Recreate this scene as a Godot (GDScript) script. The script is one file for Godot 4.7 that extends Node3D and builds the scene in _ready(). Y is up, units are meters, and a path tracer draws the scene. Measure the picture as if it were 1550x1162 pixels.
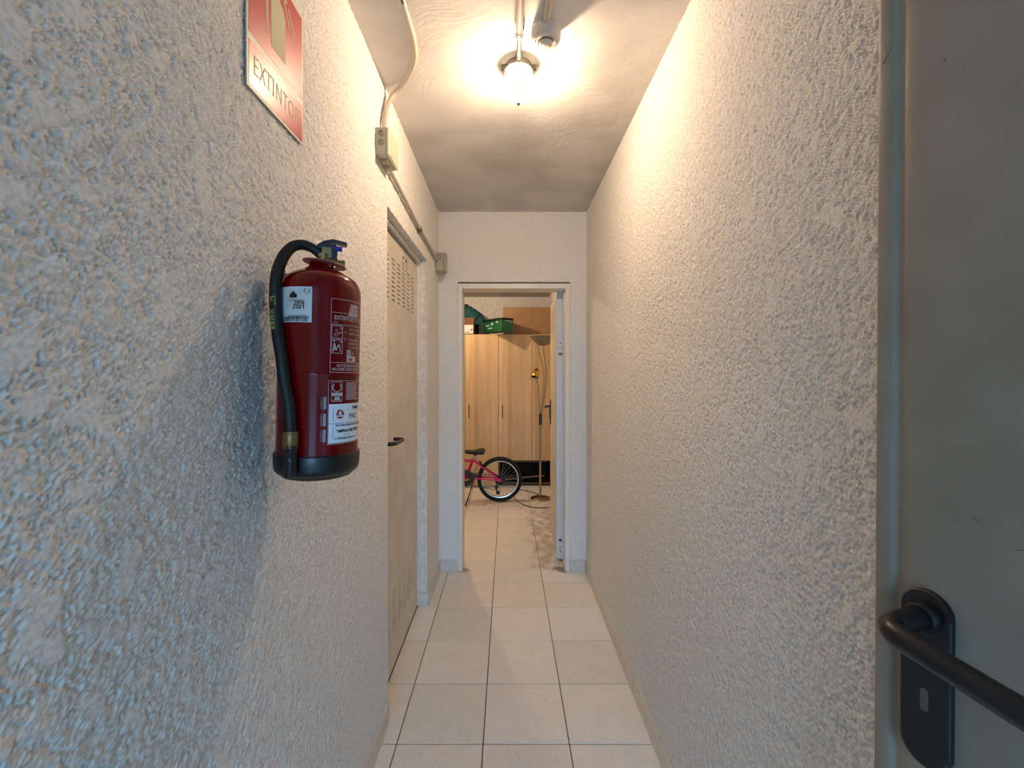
extends Node3D
# A narrow service corridor: rough plaster walls, fire extinguisher, metal doors, storage room at the far end.
# x runs across the corridor, y is up, D (depth from the camera) runs along -z.

const EYE := 1.41
const FPX := 677.0          # focal length in pixels of the 1550 x 1162 frame
const WL := -0.49           # left wall plane
const WR := 0.56            # right wall plane
const CEIL := 2.537
const DEND := 3.16          # front face of the end wall
var M := {}
var used := {}
var nz := FastNoiseLite.new()
var nf := FastNoiseLite.new()
var nb := FastNoiseLite.new()

func _ready() -> void:
	# ---- camera
	var cam := Camera3D.new()
	cam.name = "camera"
	cam.projection = Camera3D.PROJECTION_FRUSTUM
	cam.near = 0.05
	cam.far = 60.0
	cam.size = 2.0 * 0.05 * 581.0 / FPX
	cam.frustum_offset = Vector2(6.5, -12.3) / FPX * 0.05
	cam.position = Vector3(0, EYE, 0)
	cam.rotation.x = -0.0085
	add_child(cam)
	cam.current = true
	# ---- sky and exposure
	var env := Environment.new()
	env.background_mode = Environment.BG_SKY
	var sky := Sky.new()
	var psm := ProceduralSkyMaterial.new()
	psm.sky_top_color = Color(0.41, 0.66, 0.89)
	psm.sky_horizon_color = Color(0.61, 0.81, 0.96)
	psm.ground_horizon_color = Color(0.45, 0.47, 0.48)
	psm.ground_bottom_color = Color(0.32, 0.33, 0.34)
	psm.sky_energy_multiplier = 1.0
	sky.sky_material = psm
	env.sky = sky
	env.background_energy_multiplier = SKY_ENERGY
	env.tonemap_mode = Environment.TONE_MAPPER_LINEAR
	env.tonemap_exposure = 1.0
	env.sdfgi_enabled = true
	env.ssao_enabled = true
	env.ssil_enabled = true
	var we := WorldEnvironment.new()
	we.name = "world_environment"
	we.environment = env
	add_child(we)
	# ---- everything else
	make_materials()
	build_shell()
	build_doors()
	build_extinguisher()
	build_sign()
	build_ceiling_fittings()
	build_storage_room()

const SKY_ENERGY := 17.0
const LAMP_ENERGY := 0.51
const ROOM_ENERGY := 1.1

# =====================================================================  naming
func numbered(called: String, parent: Node) -> String:
	var key := str(parent.get_instance_id()) + called
	var n: int = used.get(key, 0)
	used[key] = n + 1
	return called if n == 0 else "%s_%03d" % [called, n]

func thing(called: String, label: String, category: String, at := Vector3.ZERO, group := "", kind := "") -> Node3D:
	var o := Node3D.new()
	o.name = numbered(called, self)
	add_child(o, true)
	o.position = at
	tag(o, label, category, group, kind)
	return o

func tag(o: Node, label: String, category: String, group := "", kind := "") -> void:
	o.set_meta("label", label)
	o.set_meta("category", category)
	if group != "":
		o.set_meta("group", group)
	if kind != "":
		o.set_meta("kind", kind)

func part(called: String, mesh, mat: Material, parent: Node, label := "") -> MeshInstance3D:
	var o := MeshInstance3D.new()
	o.name = numbered(called, parent)
	if mesh is SurfaceTool:
		o.mesh = mesh.commit()
	else:
		o.mesh = mesh
	o.material_override = mat
	o.cast_shadow = GeometryInstance3D.SHADOW_CASTING_SETTING_ON
	parent.add_child(o, true)
	if label != "":
		o.set_meta("label", label)
	return o

# =====================================================================  mesh helpers
func P(x: float, y: float, d: float) -> Vector3:
	return Vector3(x, y, -d)

func st_new() -> SurfaceTool:
	var st := SurfaceTool.new()
	st.begin(Mesh.PRIMITIVE_TRIANGLES)
	return st

func tri(st: SurfaceTool, a: Vector3, b: Vector3, c: Vector3, na: Vector3, nb_: Vector3, nc: Vector3) -> void:
	# clockwise seen from the side the normals point to
	if (b - a).cross(c - a).dot(na + nb_ + nc) > 0.0:
		var t := b
		b = c
		c = t
		t = nb_
		nb_ = nc
		nc = t
	st.set_normal(na)
	st.add_vertex(a)
	st.set_normal(nb_)
	st.add_vertex(b)
	st.set_normal(nc)
	st.add_vertex(c)

func poly_out(st: SurfaceTool, pts: Array, centre: Vector3) -> void:
	var n: Vector3 = (pts[1] - pts[0]).cross(pts[2] - pts[0]).normalized()
	var mid := Vector3.ZERO
	for p in pts:
		mid += p
	mid /= pts.size()
	if n.dot(mid - centre) < 0.0:
		n = -n
	for i in range(1, pts.size() - 1):
		tri(st, pts[0], pts[i], pts[i + 1], n, n, n)

func box(st: SurfaceTool, c: Vector3, s: Vector3, bev := 0.0, xf := Transform3D.IDENTITY) -> void:
	var h := s * 0.5
	var b := minf(bev, minf(h.x, minf(h.y, h.z)) * 0.95)
	var cc := xf * c
	if b <= 0.0:
		for ax in 3:
			for sg in [-1.0, 1.0]:
				var q := []
				for k in [[-1, -1], [1, -1], [1, 1], [-1, 1]]:
					var v := Vector3.ZERO
					v[ax] = sg * h[ax]
					v[(ax + 1) % 3] = k[0] * h[(ax + 1) % 3]
					v[(ax + 2) % 3] = k[1] * h[(ax + 2) % 3]
					q.append(xf * (c + v))
				poly_out(st, q, cc)
		return
	var pt := func(sx, sy, sz, ax):
		var v := Vector3(sx * (h.x - b), sy * (h.y - b), sz * (h.z - b))
		v[ax] = [sx, sy, sz][ax] * h[ax]
		return xf * (c + v)
	for ax in 3:
		for sg in [-1, 1]:
			var q := []
			for k in [[-1, -1], [1, -1], [1, 1], [-1, 1]]:
				var sv := [0, 0, 0]
				sv[ax] = sg
				sv[(ax + 1) % 3] = k[0]
				sv[(ax + 2) % 3] = k[1]
				q.append(pt.call(sv[0], sv[1], sv[2], ax))
			poly_out(st, q, cc)
	for ax in 3:
		var a1 := (ax + 1) % 3
		var a2 := (ax + 2) % 3
		for s1 in [-1, 1]:
			for s2 in [-1, 1]:
				var lo := [0, 0, 0]
				lo[ax] = -1
				lo[a1] = s1
				lo[a2] = s2
				var hi := lo.duplicate()
				hi[ax] = 1
				poly_out(st, [pt.call(lo[0], lo[1], lo[2], a1), pt.call(hi[0], hi[1], hi[2], a1), pt.call(hi[0], hi[1], hi[2], a2), pt.call(lo[0], lo[1], lo[2], a2)], cc)
	for sx in [-1, 1]:
		for sy in [-1, 1]:
			for sz in [-1, 1]:
				poly_out(st, [pt.call(sx, sy, sz, 0), pt.call(sx, sy, sz, 1), pt.call(sx, sy, sz, 2)], cc)

func boxd(st: SurfaceTool, x0: float, x1: float, y0: float, y1: float, d0: float, d1: float, bev := 0.0) -> void:
	box(st, P((x0 + x1) / 2, (y0 + y1) / 2, (d0 + d1) / 2), Vector3(absf(x1 - x0), absf(y1 - y0), absf(d1 - d0)), bev)

func smooth_path(pts: Array, per := 8, closed := false) -> Array:
	# Catmull-Rom through the points
	var out := []
	var n := pts.size()
	for i in (n if closed else n - 1):
		var p0 = pts[(i - 1 + n) % n] if closed else pts[maxi(i - 1, 0)]
		var p1 = pts[i]
		var p2 = pts[(i + 1) % n]
		var p3 = pts[(i + 2) % n] if closed else pts[mini(i + 2, n - 1)]
		for k in per:
			out.append(p1.cubic_interpolate(p2, p0, p3, float(k) / per))
	if not closed:
		out.append(pts[n - 1])
	return out

func tube(st: SurfaceTool, pts: Array, radius, sides := 12, caps := true, closed := false) -> void:
	# radius: a number or one per point
	var n := pts.size()
	var rings := []
	var norms := []
	var up := Vector3.UP
	var t0: Vector3 = (pts[1] - pts[0]).normalized()
	if absf(t0.dot(up)) > 0.9:
		up = Vector3.RIGHT
	var side := t0.cross(up).normalized()
	for i in n:
		var t: Vector3
		if closed:
			t = (pts[(i + 1) % n] - pts[(i - 1 + n) % n]).normalized()
		else:
			t = (pts[mini(i + 1, n - 1)] - pts[maxi(i - 1, 0)]).normalized()
		side = (side - t * side.dot(t)).normalized()
		var other := t.cross(side)
		var r: float = radius if (radius is float or radius is int) else radius[i]
		var ring := []
		var nn := []
		for k in sides:
			var a := TAU * k / sides
			var d := side * cos(a) + other * sin(a)
			ring.append(pts[i] + d * r)
			nn.append(d)
		rings.append(ring)
		norms.append(nn)
	for i in (n if closed else n - 1):
		var j := (i + 1) % n
		for k in sides:
			var l := (k + 1) % sides
			tri(st, rings[i][k], rings[j][k], rings[j][l], norms[i][k], norms[j][k], norms[j][l])
			tri(st, rings[i][k], rings[j][l], rings[i][l], norms[i][k], norms[j][l], norms[i][l])
	if caps and not closed:
		for e in [0, n - 1]:
			var t: Vector3 = (pts[1] - pts[0]).normalized() * -1.0 if e == 0 else (pts[n - 1] - pts[n - 2]).normalized()
			for k in range(1, sides - 1):
				tri(st, rings[e][0], rings[e][k], rings[e][k + 1], t, t, t)

func lathe(st: SurfaceTool, prof: Array, segs := 32, xf := Transform3D.IDENTITY, a0 := 0.0, a1 := TAU) -> void:
	# prof: Vector2(radius, y); soft where the profile bends by less than 50 degrees
	var n := prof.size()
	var sn := []
	for i in n - 1:
		var d: Vector2 = (prof[i + 1] - prof[i])
		sn.append(Vector2(d.y, -d.x).normalized())
	for i in n - 1:
		var n0: Vector2 = sn[i]
		var n1: Vector2 = sn[i]
		if i > 0 and sn[i].dot(sn[i - 1]) > 0.64:
			n0 = (sn[i] + sn[i - 1]).normalized()
		if i < n - 2 and sn[i].dot(sn[i + 1]) > 0.64:
			n1 = (sn[i] + sn[i + 1]).normalized()
		for k in segs:
			var p := a0 + (a1 - a0) * k / segs
			var q := a0 + (a1 - a0) * (k + 1) / segs
			var dp := Vector3(cos(p), 0, sin(p))
			var dq := Vector3(cos(q), 0, sin(q))
			var A: Vector3 = xf * (dp * prof[i].x + Vector3.UP * prof[i].y)
			var B: Vector3 = xf * (dq * prof[i].x + Vector3.UP * prof[i].y)
			var C: Vector3 = xf * (dq * prof[i + 1].x + Vector3.UP * prof[i + 1].y)
			var D: Vector3 = xf * (dp * prof[i + 1].x + Vector3.UP * prof[i + 1].y)
			var nA := xf.basis * (dp * n0.x + Vector3.UP * n0.y)
			var nB := xf.basis * (dq * n0.x + Vector3.UP * n0.y)
			var nC := xf.basis * (dq * n1.x + Vector3.UP * n1.y)
			var nD := xf.basis * (dp * n1.x + Vector3.UP * n1.y)
			if prof[i + 1].x > 1e-6:
				tri(st, A, C, D, nA, nC, nD)
			if prof[i].x > 1e-6:
				tri(st, A, B, C, nA, nB, nC)

func prism(st: SurfaceTool, poly: PackedVector2Array, depth: float, xf := Transform3D.IDENTITY) -> void:
	# polygon in the xy plane, from z = 0 to z = depth
	var idx := Geometry2D.triangulate_polygon(poly)
	var nzv := xf.basis.z.normalized() * signf(depth)
	for i in range(0, idx.size(), 3):
		var q := []
		var r := []
		for k in 3:
			var p := poly[idx[i + k]]
			q.append(xf * Vector3(p.x, p.y, depth))
			r.append(xf * Vector3(p.x, p.y, 0))
		tri(st, q[0], q[1], q[2], nzv, nzv, nzv)
		tri(st, r[0], r[1], r[2], -nzv, -nzv, -nzv)
	var ccw := not Geometry2D.is_polygon_clockwise(poly)
	for i in poly.size():
		var a := poly[i]
		var b := poly[(i + 1) % poly.size()]
		var d := (b - a).normalized()
		var n2 := Vector2(d.y, -d.x) if ccw else Vector2(-d.y, d.x)
		var n := (xf.basis * Vector3(n2.x, n2.y, 0)).normalized()
		var A := xf * Vector3(a.x, a.y, 0)
		var B := xf * Vector3(b.x, b.y, 0)
		var C := xf * Vector3(b.x, b.y, depth)
		var D := xf * Vector3(a.x, a.y, depth)
		tri(st, A, B, C, n, n, n)
		tri(st, A, C, D, n, n, n)

func round_rect(w: float, h: float, r: float, steps := 5) -> PackedVector2Array:
	var o := PackedVector2Array()
	for q in 4:
		var cx := (w / 2 - r) * (1.0 if q == 0 or q == 3 else -1.0)
		var cy := (h / 2 - r) * (1.0 if q < 2 else -1.0)
		for k in steps + 1:
			var a := PI / 2 * (q + float(k) / steps)
			o.append(Vector2(cx + r * cos(a), cy + r * sin(a)))
	return o

func axis_frame(dir: Vector3, at: Vector3) -> Transform3D:
	# a frame whose y axis points along dir
	var y := dir.normalized()
	var x := y.cross(Vector3.FORWARD if absf(y.dot(Vector3.FORWARD)) < 0.9 else Vector3.RIGHT).normalized()
	return Transform3D(Basis(x, y, x.cross(y)), at)

# --- pieces bent round an upright cylinder; phi in degrees from +z towards +x
func cyl(phi: float, y: float, r: float) -> Vector3:
	return Vector3(r * sin(phi), y, r * cos(phi))

func cyl_rect(st: SurfaceTool, p0: float, p1: float, y0: float, y1: float, r: float) -> void:
	p0 = deg_to_rad(p0)
	p1 = deg_to_rad(p1)
	var n := maxi(1, int(absf(p1 - p0) / 0.07))
	for i in n:
		var a := lerpf(p0, p1, float(i) / n)
		var b := lerpf(p0, p1, float(i + 1) / n)
		var na := Vector3(sin(a), 0, cos(a))
		var nb2 := Vector3(sin(b), 0, cos(b))
		tri(st, cyl(a, y0, r), cyl(b, y0, r), cyl(b, y1, r), na, nb2, nb2)
		tri(st, cyl(a, y0, r), cyl(b, y1, r), cyl(a, y1, r), na, nb2, na)

func cyl_frame(st: SurfaceTool, p0: float, p1: float, y0: float, y1: float, r: float, w: float) -> void:
	var dp := rad_to_deg(w / r)
	cyl_rect(st, p0, p1, y0, y0 + w, r)
	cyl_rect(st, p0, p1, y1 - w, y1, r)
	cyl_rect(st, p0, p0 + dp, y0, y1, r)
	cyl_rect(st, p1 - dp, p1, y0, y1, r)

func cyl_poly(st: SurfaceTool, poly: PackedVector2Array, p0: float, y0: float, r: float) -> void:
	# a flat outline (metres) wrapped with its origin at (p0, y0)
	var lo := poly[0].x
	var hi := poly[0].x
	for p in poly:
		lo = minf(lo, p.x)
		hi = maxf(hi, p.x)
	var n := maxi(1, int(ceil((hi - lo) / 0.004)))
	for z in n:
		var xa := lerpf(lo, hi, float(z) / n)
		var xb := lerpf(lo, hi, float(z + 1) / n)
		var strip := PackedVector2Array([Vector2(xa, -1), Vector2(xb, -1), Vector2(xb, 1), Vector2(xa, 1)])
		for piece in ([poly] if n == 1 else Geometry2D.intersect_polygons(poly, strip)):
			var idx := Geometry2D.triangulate_polygon(piece)
			for i in range(0, idx.size(), 3):
				var q := []
				var m := []
				for k in 3:
					var p: Vector2 = piece[idx[i + k]]
					var a := deg_to_rad(p0) + p.x / r
					q.append(cyl(a, y0 + p.y, r))
					m.append(Vector3(sin(a), 0, cos(a)))
				tri(st, q[0], q[1], q[2], m[0], m[1], m[2])

func text_tris(s: String, h: float, w := 0.0, serif := false, mono := false) -> Array:
	# flat triangles of a line of lettering, capital height h, width w if given; origin at the left end of the base line
	var tm := TextMesh.new()
	var f := SystemFont.new()
	f.font_names = PackedStringArray(["Droid Serif" if serif else "Droid Sans Mono" if mono else "Droid Sans"])
	tm.font = f
	tm.font_size = 32
	tm.pixel_size = 0.01
	tm.depth = 0.0
	tm.curve_step = 2.0
	tm.text = s
	var a := tm.get_mesh_arrays()
	var v: PackedVector3Array = a[Mesh.ARRAY_VERTEX]
	if v.is_empty():
		return []
	var nn: PackedVector3Array = a[Mesh.ARRAY_NORMAL]
	var ix = a[Mesh.ARRAY_INDEX]
	var lo := Vector2(1e9, 1e9)
	var hi := -lo
	for p in v:
		lo = lo.min(Vector2(p.x, p.y))
		hi = hi.max(Vector2(p.x, p.y))
	var cap := 0.228   # capital height of the face at this size
	var k := h / cap
	var base := -1.0
	# base line: Droid capitals stand on it; descenders lie below
	var has_desc := false
	for ch in s:
		if "gjpqy,;/()Q".contains(ch):
			has_desc = true
	base = lo.y + (0.07 if has_desc else 0.0)
	var kx := k if w <= 0.0 else w / (hi.x - lo.x)
	var out := []
	var order := range(v.size())
	if ix != null and ix.size() > 0:
		order = Array(ix)
	for i in range(0, order.size(), 3):
		if nn[order[i]].z < 0.5:
			continue
		var t := []
		for q in 3:
			var p: Vector3 = v[order[i + q]]
			t.append(Vector2((p.x - lo.x) * kx, (p.y - base) * k))
		out.append(t)
	return out

func cyl_text(st: SurfaceTool, s: String, p0: float, y0: float, h: float, r: float, w := 0.0, upright := true, bold := 0.0) -> void:
	for o in ([Vector2.ZERO] if bold <= 0.0 else [Vector2(0, 0), Vector2(bold, 0), Vector2(bold / 2, bold / 2), Vector2(bold / 2, -bold / 2)]):
		for t in text_tris(s, h, w):
			cyl_text_tri(st, t, o, p0, y0, r, upright)

func cyl_text_tri(st: SurfaceTool, t: Array, o: Vector2, p0: float, y0: float, r: float, upright: bool) -> void:
		var q := []
		var m := []
		for p in t:
			var pp: Vector2 = (p + o) if upright else Vector2(-p.y - o.y, p.x + o.x)
			var a := deg_to_rad(p0) + pp.x / r
			q.append(cyl(a, y0 + pp.y, r))
			m.append(Vector3(sin(a), 0, cos(a)))
		tri(st, q[0], q[1], q[2], m[0], m[1], m[2])

# --- a sheet with holes: us, vs are break lists, hole(i, j) says which cells are open
func holed(st: SurfaceTool, o: Vector3, U: Vector3, V: Vector3, N: Vector3, us: Array, vs: Array, holes: Dictionary, deep: float) -> void:
	for i in us.size() - 1:
		for j in vs.size() - 1:
			var a = o + U * us[i] + V * vs[j]
			var b = o + U * us[i + 1] + V * vs[j]
			var c = o + U * us[i + 1] + V * vs[j + 1]
			var d = o + U * us[i] + V * vs[j + 1]
			if not holes.has(Vector2i(i, j)):
				tri(st, a, b, c, N, N, N)
				tri(st, a, c, d, N, N, N)
			else:
				var mid = (a + c) / 2
				for e in [[a, b], [b, c], [c, d], [d, a]]:
					var n: Vector3 = (mid - (e[0] + e[1]) / 2).normalized()
					tri(st, e[0], e[1], e[1] - N * deep, n, n, n)
					tri(st, e[0], e[1] - N * deep, e[0] - N * deep, n, n, n)

# --- rough plaster: a real height field
func rough(u: float, v: float) -> float:
	var a := nz.get_noise_2d(u, v)
	var b := nf.get_noise_2d(u, v)
	var c := nb.get_noise_2d(u, v)
	# sprayed grains with flattened tops and narrow pits between them
	var h := smoothstep(-0.75, 0.42, a * (0.85 + 0.5 * c) + 0.30 * b)
	# here and there the trowel has smeared it flat
	return lerpf(h, 0.86, 0.85 * smoothstep(0.34, 0.52, c))

class PlasterGrid:
	var v := PackedVector3Array()
	var n := PackedVector3Array()
	var ix := PackedInt32Array()

func skin(sk: PlasterGrid, o: Vector3, U: Vector3, V: Vector3, N: Vector3, us: PackedFloat32Array, vs: PackedFloat32Array, amp: float, bu := 0.0, bv := 0.0) -> void:
	var nu := us.size()
	var nv := vs.size()
	var h := PackedFloat32Array()
	h.resize(nu * nv)
	for i in nu:
		for j in nv:
			h[i * nv + j] = (rough(us[i] + bu, vs[j] + bv) + 0.12) * amp
	var first := sk.v.size()
	for i in nu:
		var i0 := maxi(i - 1, 0)
		var i1 := mini(i + 1, nu - 1)
		for j in nv:
			var j0 := maxi(j - 1, 0)
			var j1 := mini(j + 1, nv - 1)
			var du := (h[i1 * nv + j] - h[i0 * nv + j]) / (us[i1] - us[i0])
			var dv := (h[i * nv + j1] - h[i * nv + j0]) / (vs[j1] - vs[j0])
			sk.v.append(o + U * us[i] + V * vs[j] + N * h[i * nv + j])
			sk.n.append((N - U * du - V * dv).normalized())
	var flip := U.cross(V).dot(N) > 0.0
	for i in nu - 1:
		for j in nv - 1:
			var a := first + i * nv + j
			var b := a + nv
			if flip:
				sk.ix.append_array(PackedInt32Array([a, b + 1, b, a, a + 1, b + 1]))
			else:
				sk.ix.append_array(PackedInt32Array([a, b, b + 1, a, b + 1, a + 1]))
	# close the rim back to the plane
	var rim := []
	for j in nv:
		rim.append([j, -U])
	for i in range(1, nu):
		rim.append([i * nv + nv - 1, V])
	for j in range(nv - 2, -1, -1):
		rim.append([(nu - 1) * nv + j, U])
	for i in range(nu - 2, -1, -1):
		rim.append([i * nv, -V])
	for k in rim.size() - 1:
		var p: int = first + rim[k][0]
		var q: int = first + rim[k + 1][0]
		var nn: Vector3 = rim[k + 1][1]
		var s := sk.v.size()
		sk.v.append_array(PackedVector3Array([sk.v[p], sk.v[q], sk.v[q] - N * (h[q - first] + 0.002), sk.v[p] - N * (h[p - first] + 0.002)]))
		for z in 4:
			sk.n.append(nn)
		if (sk.v[s + 1] - sk.v[s]).cross(sk.v[s + 2] - sk.v[s]).dot(nn) > 0.0:
			sk.ix.append_array(PackedInt32Array([s, s + 2, s + 1, s, s + 3, s + 2]))
		else:
			sk.ix.append_array(PackedInt32Array([s, s + 1, s + 2, s, s + 2, s + 3]))

func skin_mesh(sk: PlasterGrid) -> ArrayMesh:
	var a := []
	a.resize(Mesh.ARRAY_MAX)
	a[Mesh.ARRAY_VERTEX] = sk.v
	a[Mesh.ARRAY_NORMAL] = sk.n
	a[Mesh.ARRAY_INDEX] = sk.ix
	var m := ArrayMesh.new()
	m.add_surface_from_arrays(Mesh.PRIMITIVE_TRIANGLES, a)
	return m

func steps(a: float, b: float, s0: float, s1: float) -> PackedFloat32Array:
	# breaks from a to b whose spacing grows from s0 to s1
	var n := maxi(2, int(ceil((b - a) * 2.0 / (s0 + s1))))
	var w := []
	var sum := 0.0
	for i in n:
		var x := lerpf(s0, s1, float(i) / maxi(n - 1, 1))
		w.append(x)
		sum += x
	var out := PackedFloat32Array([a])
	var c := a
	for i in n:
		c += w[i] * (b - a) / sum
		out.append(c)
	out[n] = b
	return out

# =====================================================================  materials
func mat(called: String, c: Color, rough_ := 0.6, metal := 0.0) -> StandardMaterial3D:
	var m := StandardMaterial3D.new()
	m.resource_name = called
	m.albedo_color = c
	m.roughness = rough_
	m.metallic = metal
	M[called] = m
	return m

func noise_tex(freq: float, oct: int, ramp_lo: Color, ramp_hi: Color, seed_: int, size := 512, kind := FastNoiseLite.TYPE_SIMPLEX_SMOOTH, lo := 0.25, hi := 0.75) -> NoiseTexture2D:
	var f := FastNoiseLite.new()
	f.noise_type = kind
	f.frequency = freq
	f.fractal_octaves = oct
	f.seed = seed_
	var t := NoiseTexture2D.new()
	t.width = size
	t.height = size
	t.seamless = true
	t.noise = f
	var g := Gradient.new()
	g.set_color(0, ramp_lo)
	g.set_color(1, ramp_hi)
	g.set_offset(0, lo)
	g.set_offset(1, hi)
	t.color_ramp = g
	return t

func tri_map(m: StandardMaterial3D, scale: float, world := true) -> void:
	m.uv1_triplanar = true
	m.uv1_world_triplanar = world
	m.uv1_scale = Vector3.ONE * scale

func bump(m: StandardMaterial3D, t: Texture2D, depth_cm: float) -> void:
	m.heightmap_enabled = true
	m.heightmap_texture = t
	m.heightmap_scale = depth_cm

func make_materials() -> void:
	nz.noise_type = FastNoiseLite.TYPE_SIMPLEX_SMOOTH
	nz.seed = 11
	nz.frequency = 165.0
	nz.fractal_type = FastNoiseLite.FRACTAL_FBM
	nz.fractal_octaves = 2
	nz.fractal_gain = 0.45
	nf.noise_type = FastNoiseLite.TYPE_SIMPLEX_SMOOTH
	nf.seed = 5
	nf.frequency = 40.0
	nf.fractal_octaves = 1
	nb.noise_type = FastNoiseLite.TYPE_SIMPLEX_SMOOTH
	nb.seed = 23
	nb.frequency = 11.0
	nb.fractal_octaves = 2
	var m := mat("rough_plaster", Color(1, 1, 1), 0.92)
	m.albedo_texture = noise_tex(0.05, 4, Color(0.80, 0.785, 0.755), Color(0.93, 0.92, 0.895), 3, 1024, FastNoiseLite.TYPE_SIMPLEX_SMOOTH, 0.05, 0.6)
	tri_map(m, 1.9)
	m = mat("plain_plaster", Color(1, 1, 1), 0.92)
	m.albedo_texture = noise_tex(0.012, 4, Color(0.86, 0.845, 0.815), Color(0.93, 0.92, 0.895), 3, 1024)
	tri_map(m, 1.8)
	bump(m, noise_tex(0.035, 4, Color.BLACK, Color.WHITE, 8, 1024), 0.22)
	m = mat("ceiling_plaster", Color(1, 1, 1), 0.9)
	m.albedo_texture = ceiling_image()
	tri_map(m, 0.5)
	bump(m, ceiling_relief(), 0.45)
	m = mat("floor_tile", Color(1, 1, 1), 0.36)
	m.albedo_texture = floor_image()
	m.uv1_triplanar = true
	m.uv1_world_triplanar = true
	m.uv1_scale = Vector3(0.2, 0.2, 0.2)
	m.uv1_offset = Vector3(0.5, 0, 0)
	for k in 3:
		var v: StandardMaterial3D = m.duplicate()
		v.albedo_color = [Color(1, 1, 1), Color(0.965, 0.97, 0.965), Color(0.985, 0.975, 0.96)][k]
		M["floor_tile_%d" % k] = v
	mat("grout", Color(0.36, 0.31, 0.26), 0.95)
	m = mat("skirting", Color(0.86, 0.84, 0.80), 0.4)
	m.albedo_texture = noise_tex(0.02, 4, Color(0.955, 0.95, 0.94), Color(1, 1, 1), 30)
	tri_map(m, 2.0)
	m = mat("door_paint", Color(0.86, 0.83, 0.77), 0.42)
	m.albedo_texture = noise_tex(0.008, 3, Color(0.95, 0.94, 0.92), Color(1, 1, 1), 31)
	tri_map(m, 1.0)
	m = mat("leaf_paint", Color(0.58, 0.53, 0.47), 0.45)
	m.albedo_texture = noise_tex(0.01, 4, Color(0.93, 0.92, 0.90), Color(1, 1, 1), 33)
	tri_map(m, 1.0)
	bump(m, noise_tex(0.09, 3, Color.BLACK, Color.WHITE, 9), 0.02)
	mat("frame_paint", Color(0.90, 0.885, 0.85), 0.4)
	mat("edge_steel", Color(0.80, 0.815, 0.82), 0.45, 0.1)
	mat("black_plastic", Color(0.09, 0.09, 0.095), 0.34)
	mat("black_rubber", Color(0.025, 0.025, 0.027), 0.55)
	mat("dark_hole", Color(0.01, 0.01, 0.01), 0.9)
	mat("red_enamel", Color(0.43, 0.003, 0.016), 0.12)
	M.red_enamel.metallic_specular = 0.42
	mat("print_white", Color(0.74, 0.66, 0.66), 0.45)
	mat("print_red", Color(0.60, 0.02, 0.04), 0.4)
	mat("paper", Color(0.80, 0.80, 0.79), 0.5)
	mat("sticker_white", Color(0.90, 0.91, 0.93), 0.35)
	mat("print_grey", Color(0.58, 0.56, 0.60), 0.5)
	mat("ink", Color(0.03, 0.03, 0.04), 0.6)
	mat("ink_purple", Color(0.16, 0.09, 0.22), 0.6)
	mat("ink_yellow", Color(0.80, 0.77, 0.22), 0.6)
	mat("brass", Color(0.54, 0.46, 0.30), 0.42, 0.85)
	mat("brass_bright", Color(0.80, 0.66, 0.34), 0.2, 1.0)
	mat("blue_plastic", Color(0.03, 0.14, 0.62), 0.4)
	mat("collar_plastic", Color(0.66, 0.36, 0.36), 0.45)
	mat("sign_red", Color(0.74, 0.09, 0.13), 0.34)
	mat("sign_glow", Color(0.80, 0.77, 0.62), 0.7)
	mat("sign_edge", Color(0.86, 0.82, 0.72), 0.45)
	mat("pvc", Color(0.70, 0.66, 0.60), 0.4)
	mat("pvc_box", Color(0.66, 0.64, 0.57), 0.45)
	mat("pvc_lid", Color(0.80, 0.77, 0.66), 0.42)
	mat("keyhole_grey", Color(0.34, 0.33, 0.32), 0.5)
	mat("pvc_mid", Color(0.52, 0.50, 0.44), 0.5)
	mat("pvc_dark", Color(0.40, 0.38, 0.34), 0.5)
	mat("detector_white", Color(0.78, 0.76, 0.72), 0.4)
	mat("steel", Color(0.62, 0.61, 0.58), 0.28, 1.0)
	mat("cast_metal", Color(0.52, 0.50, 0.47), 0.45, 0.7)
	m = mat("lamp_glass", Color(1, 0.97, 0.9), 0.3)
	m.emission_enabled = true
	m.emission = Color(1.0, 0.90, 0.72)
	m.emission_energy_multiplier = 3.2
	m = mat("wood", Color(1, 1, 1), 0.5)
	m.albedo_texture = wood_image()
	m.uv1_triplanar = true
	m.uv1_scale = Vector3(1.0, 0.5, 1.0)
	m.uv1_offset = Vector3(0.5, 0.5, 0.5)
	mat("wood_edge", Color(0.50, 0.36, 0.22), 0.6)
	m = mat("cardboard", Color(0.62, 0.485, 0.335), 0.85)
	m.albedo_texture = noise_tex(0.006, 3, Color(0.95, 0.95, 0.94), Color(1, 1, 1), 40)
	tri_map(m, 2.0)
	mat("cardboard_dark", Color(0.42, 0.28, 0.18), 0.85)
	mat("green_print", Color(0.06, 0.34, 0.19), 0.45)
	mat("green_dark", Color(0.02, 0.07, 0.045), 0.5)
	mat("pale_print", Color(0.62, 0.68, 0.60), 0.5)
	mat("teal_cloth", Color(0.04, 0.30, 0.31), 0.8)
	mat("teal_dark", Color(0.012, 0.06, 0.07), 0.8)
	mat("bike_pink", Color(0.80, 0.03, 0.40), 0.22)
	mat("tyre", Color(0.028, 0.027, 0.026), 0.75)
	mat("chrome", Color(0.72, 0.71, 0.69), 0.22, 1.0)
	mat("saddle", Color(0.02, 0.02, 0.022), 0.5)
	mat("bronze_steel", Color(0.66, 0.60, 0.50), 0.28, 1.0)
	mat("lamp_shade", Color(0.50, 0.46, 0.38), 0.5)
	mat("black_case", Color(0.05, 0.05, 0.052), 0.8)
	M.black_case.metallic_specular = 0.25
	mat("grey_board", Color(0.42, 0.38, 0.34), 0.6)
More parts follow.
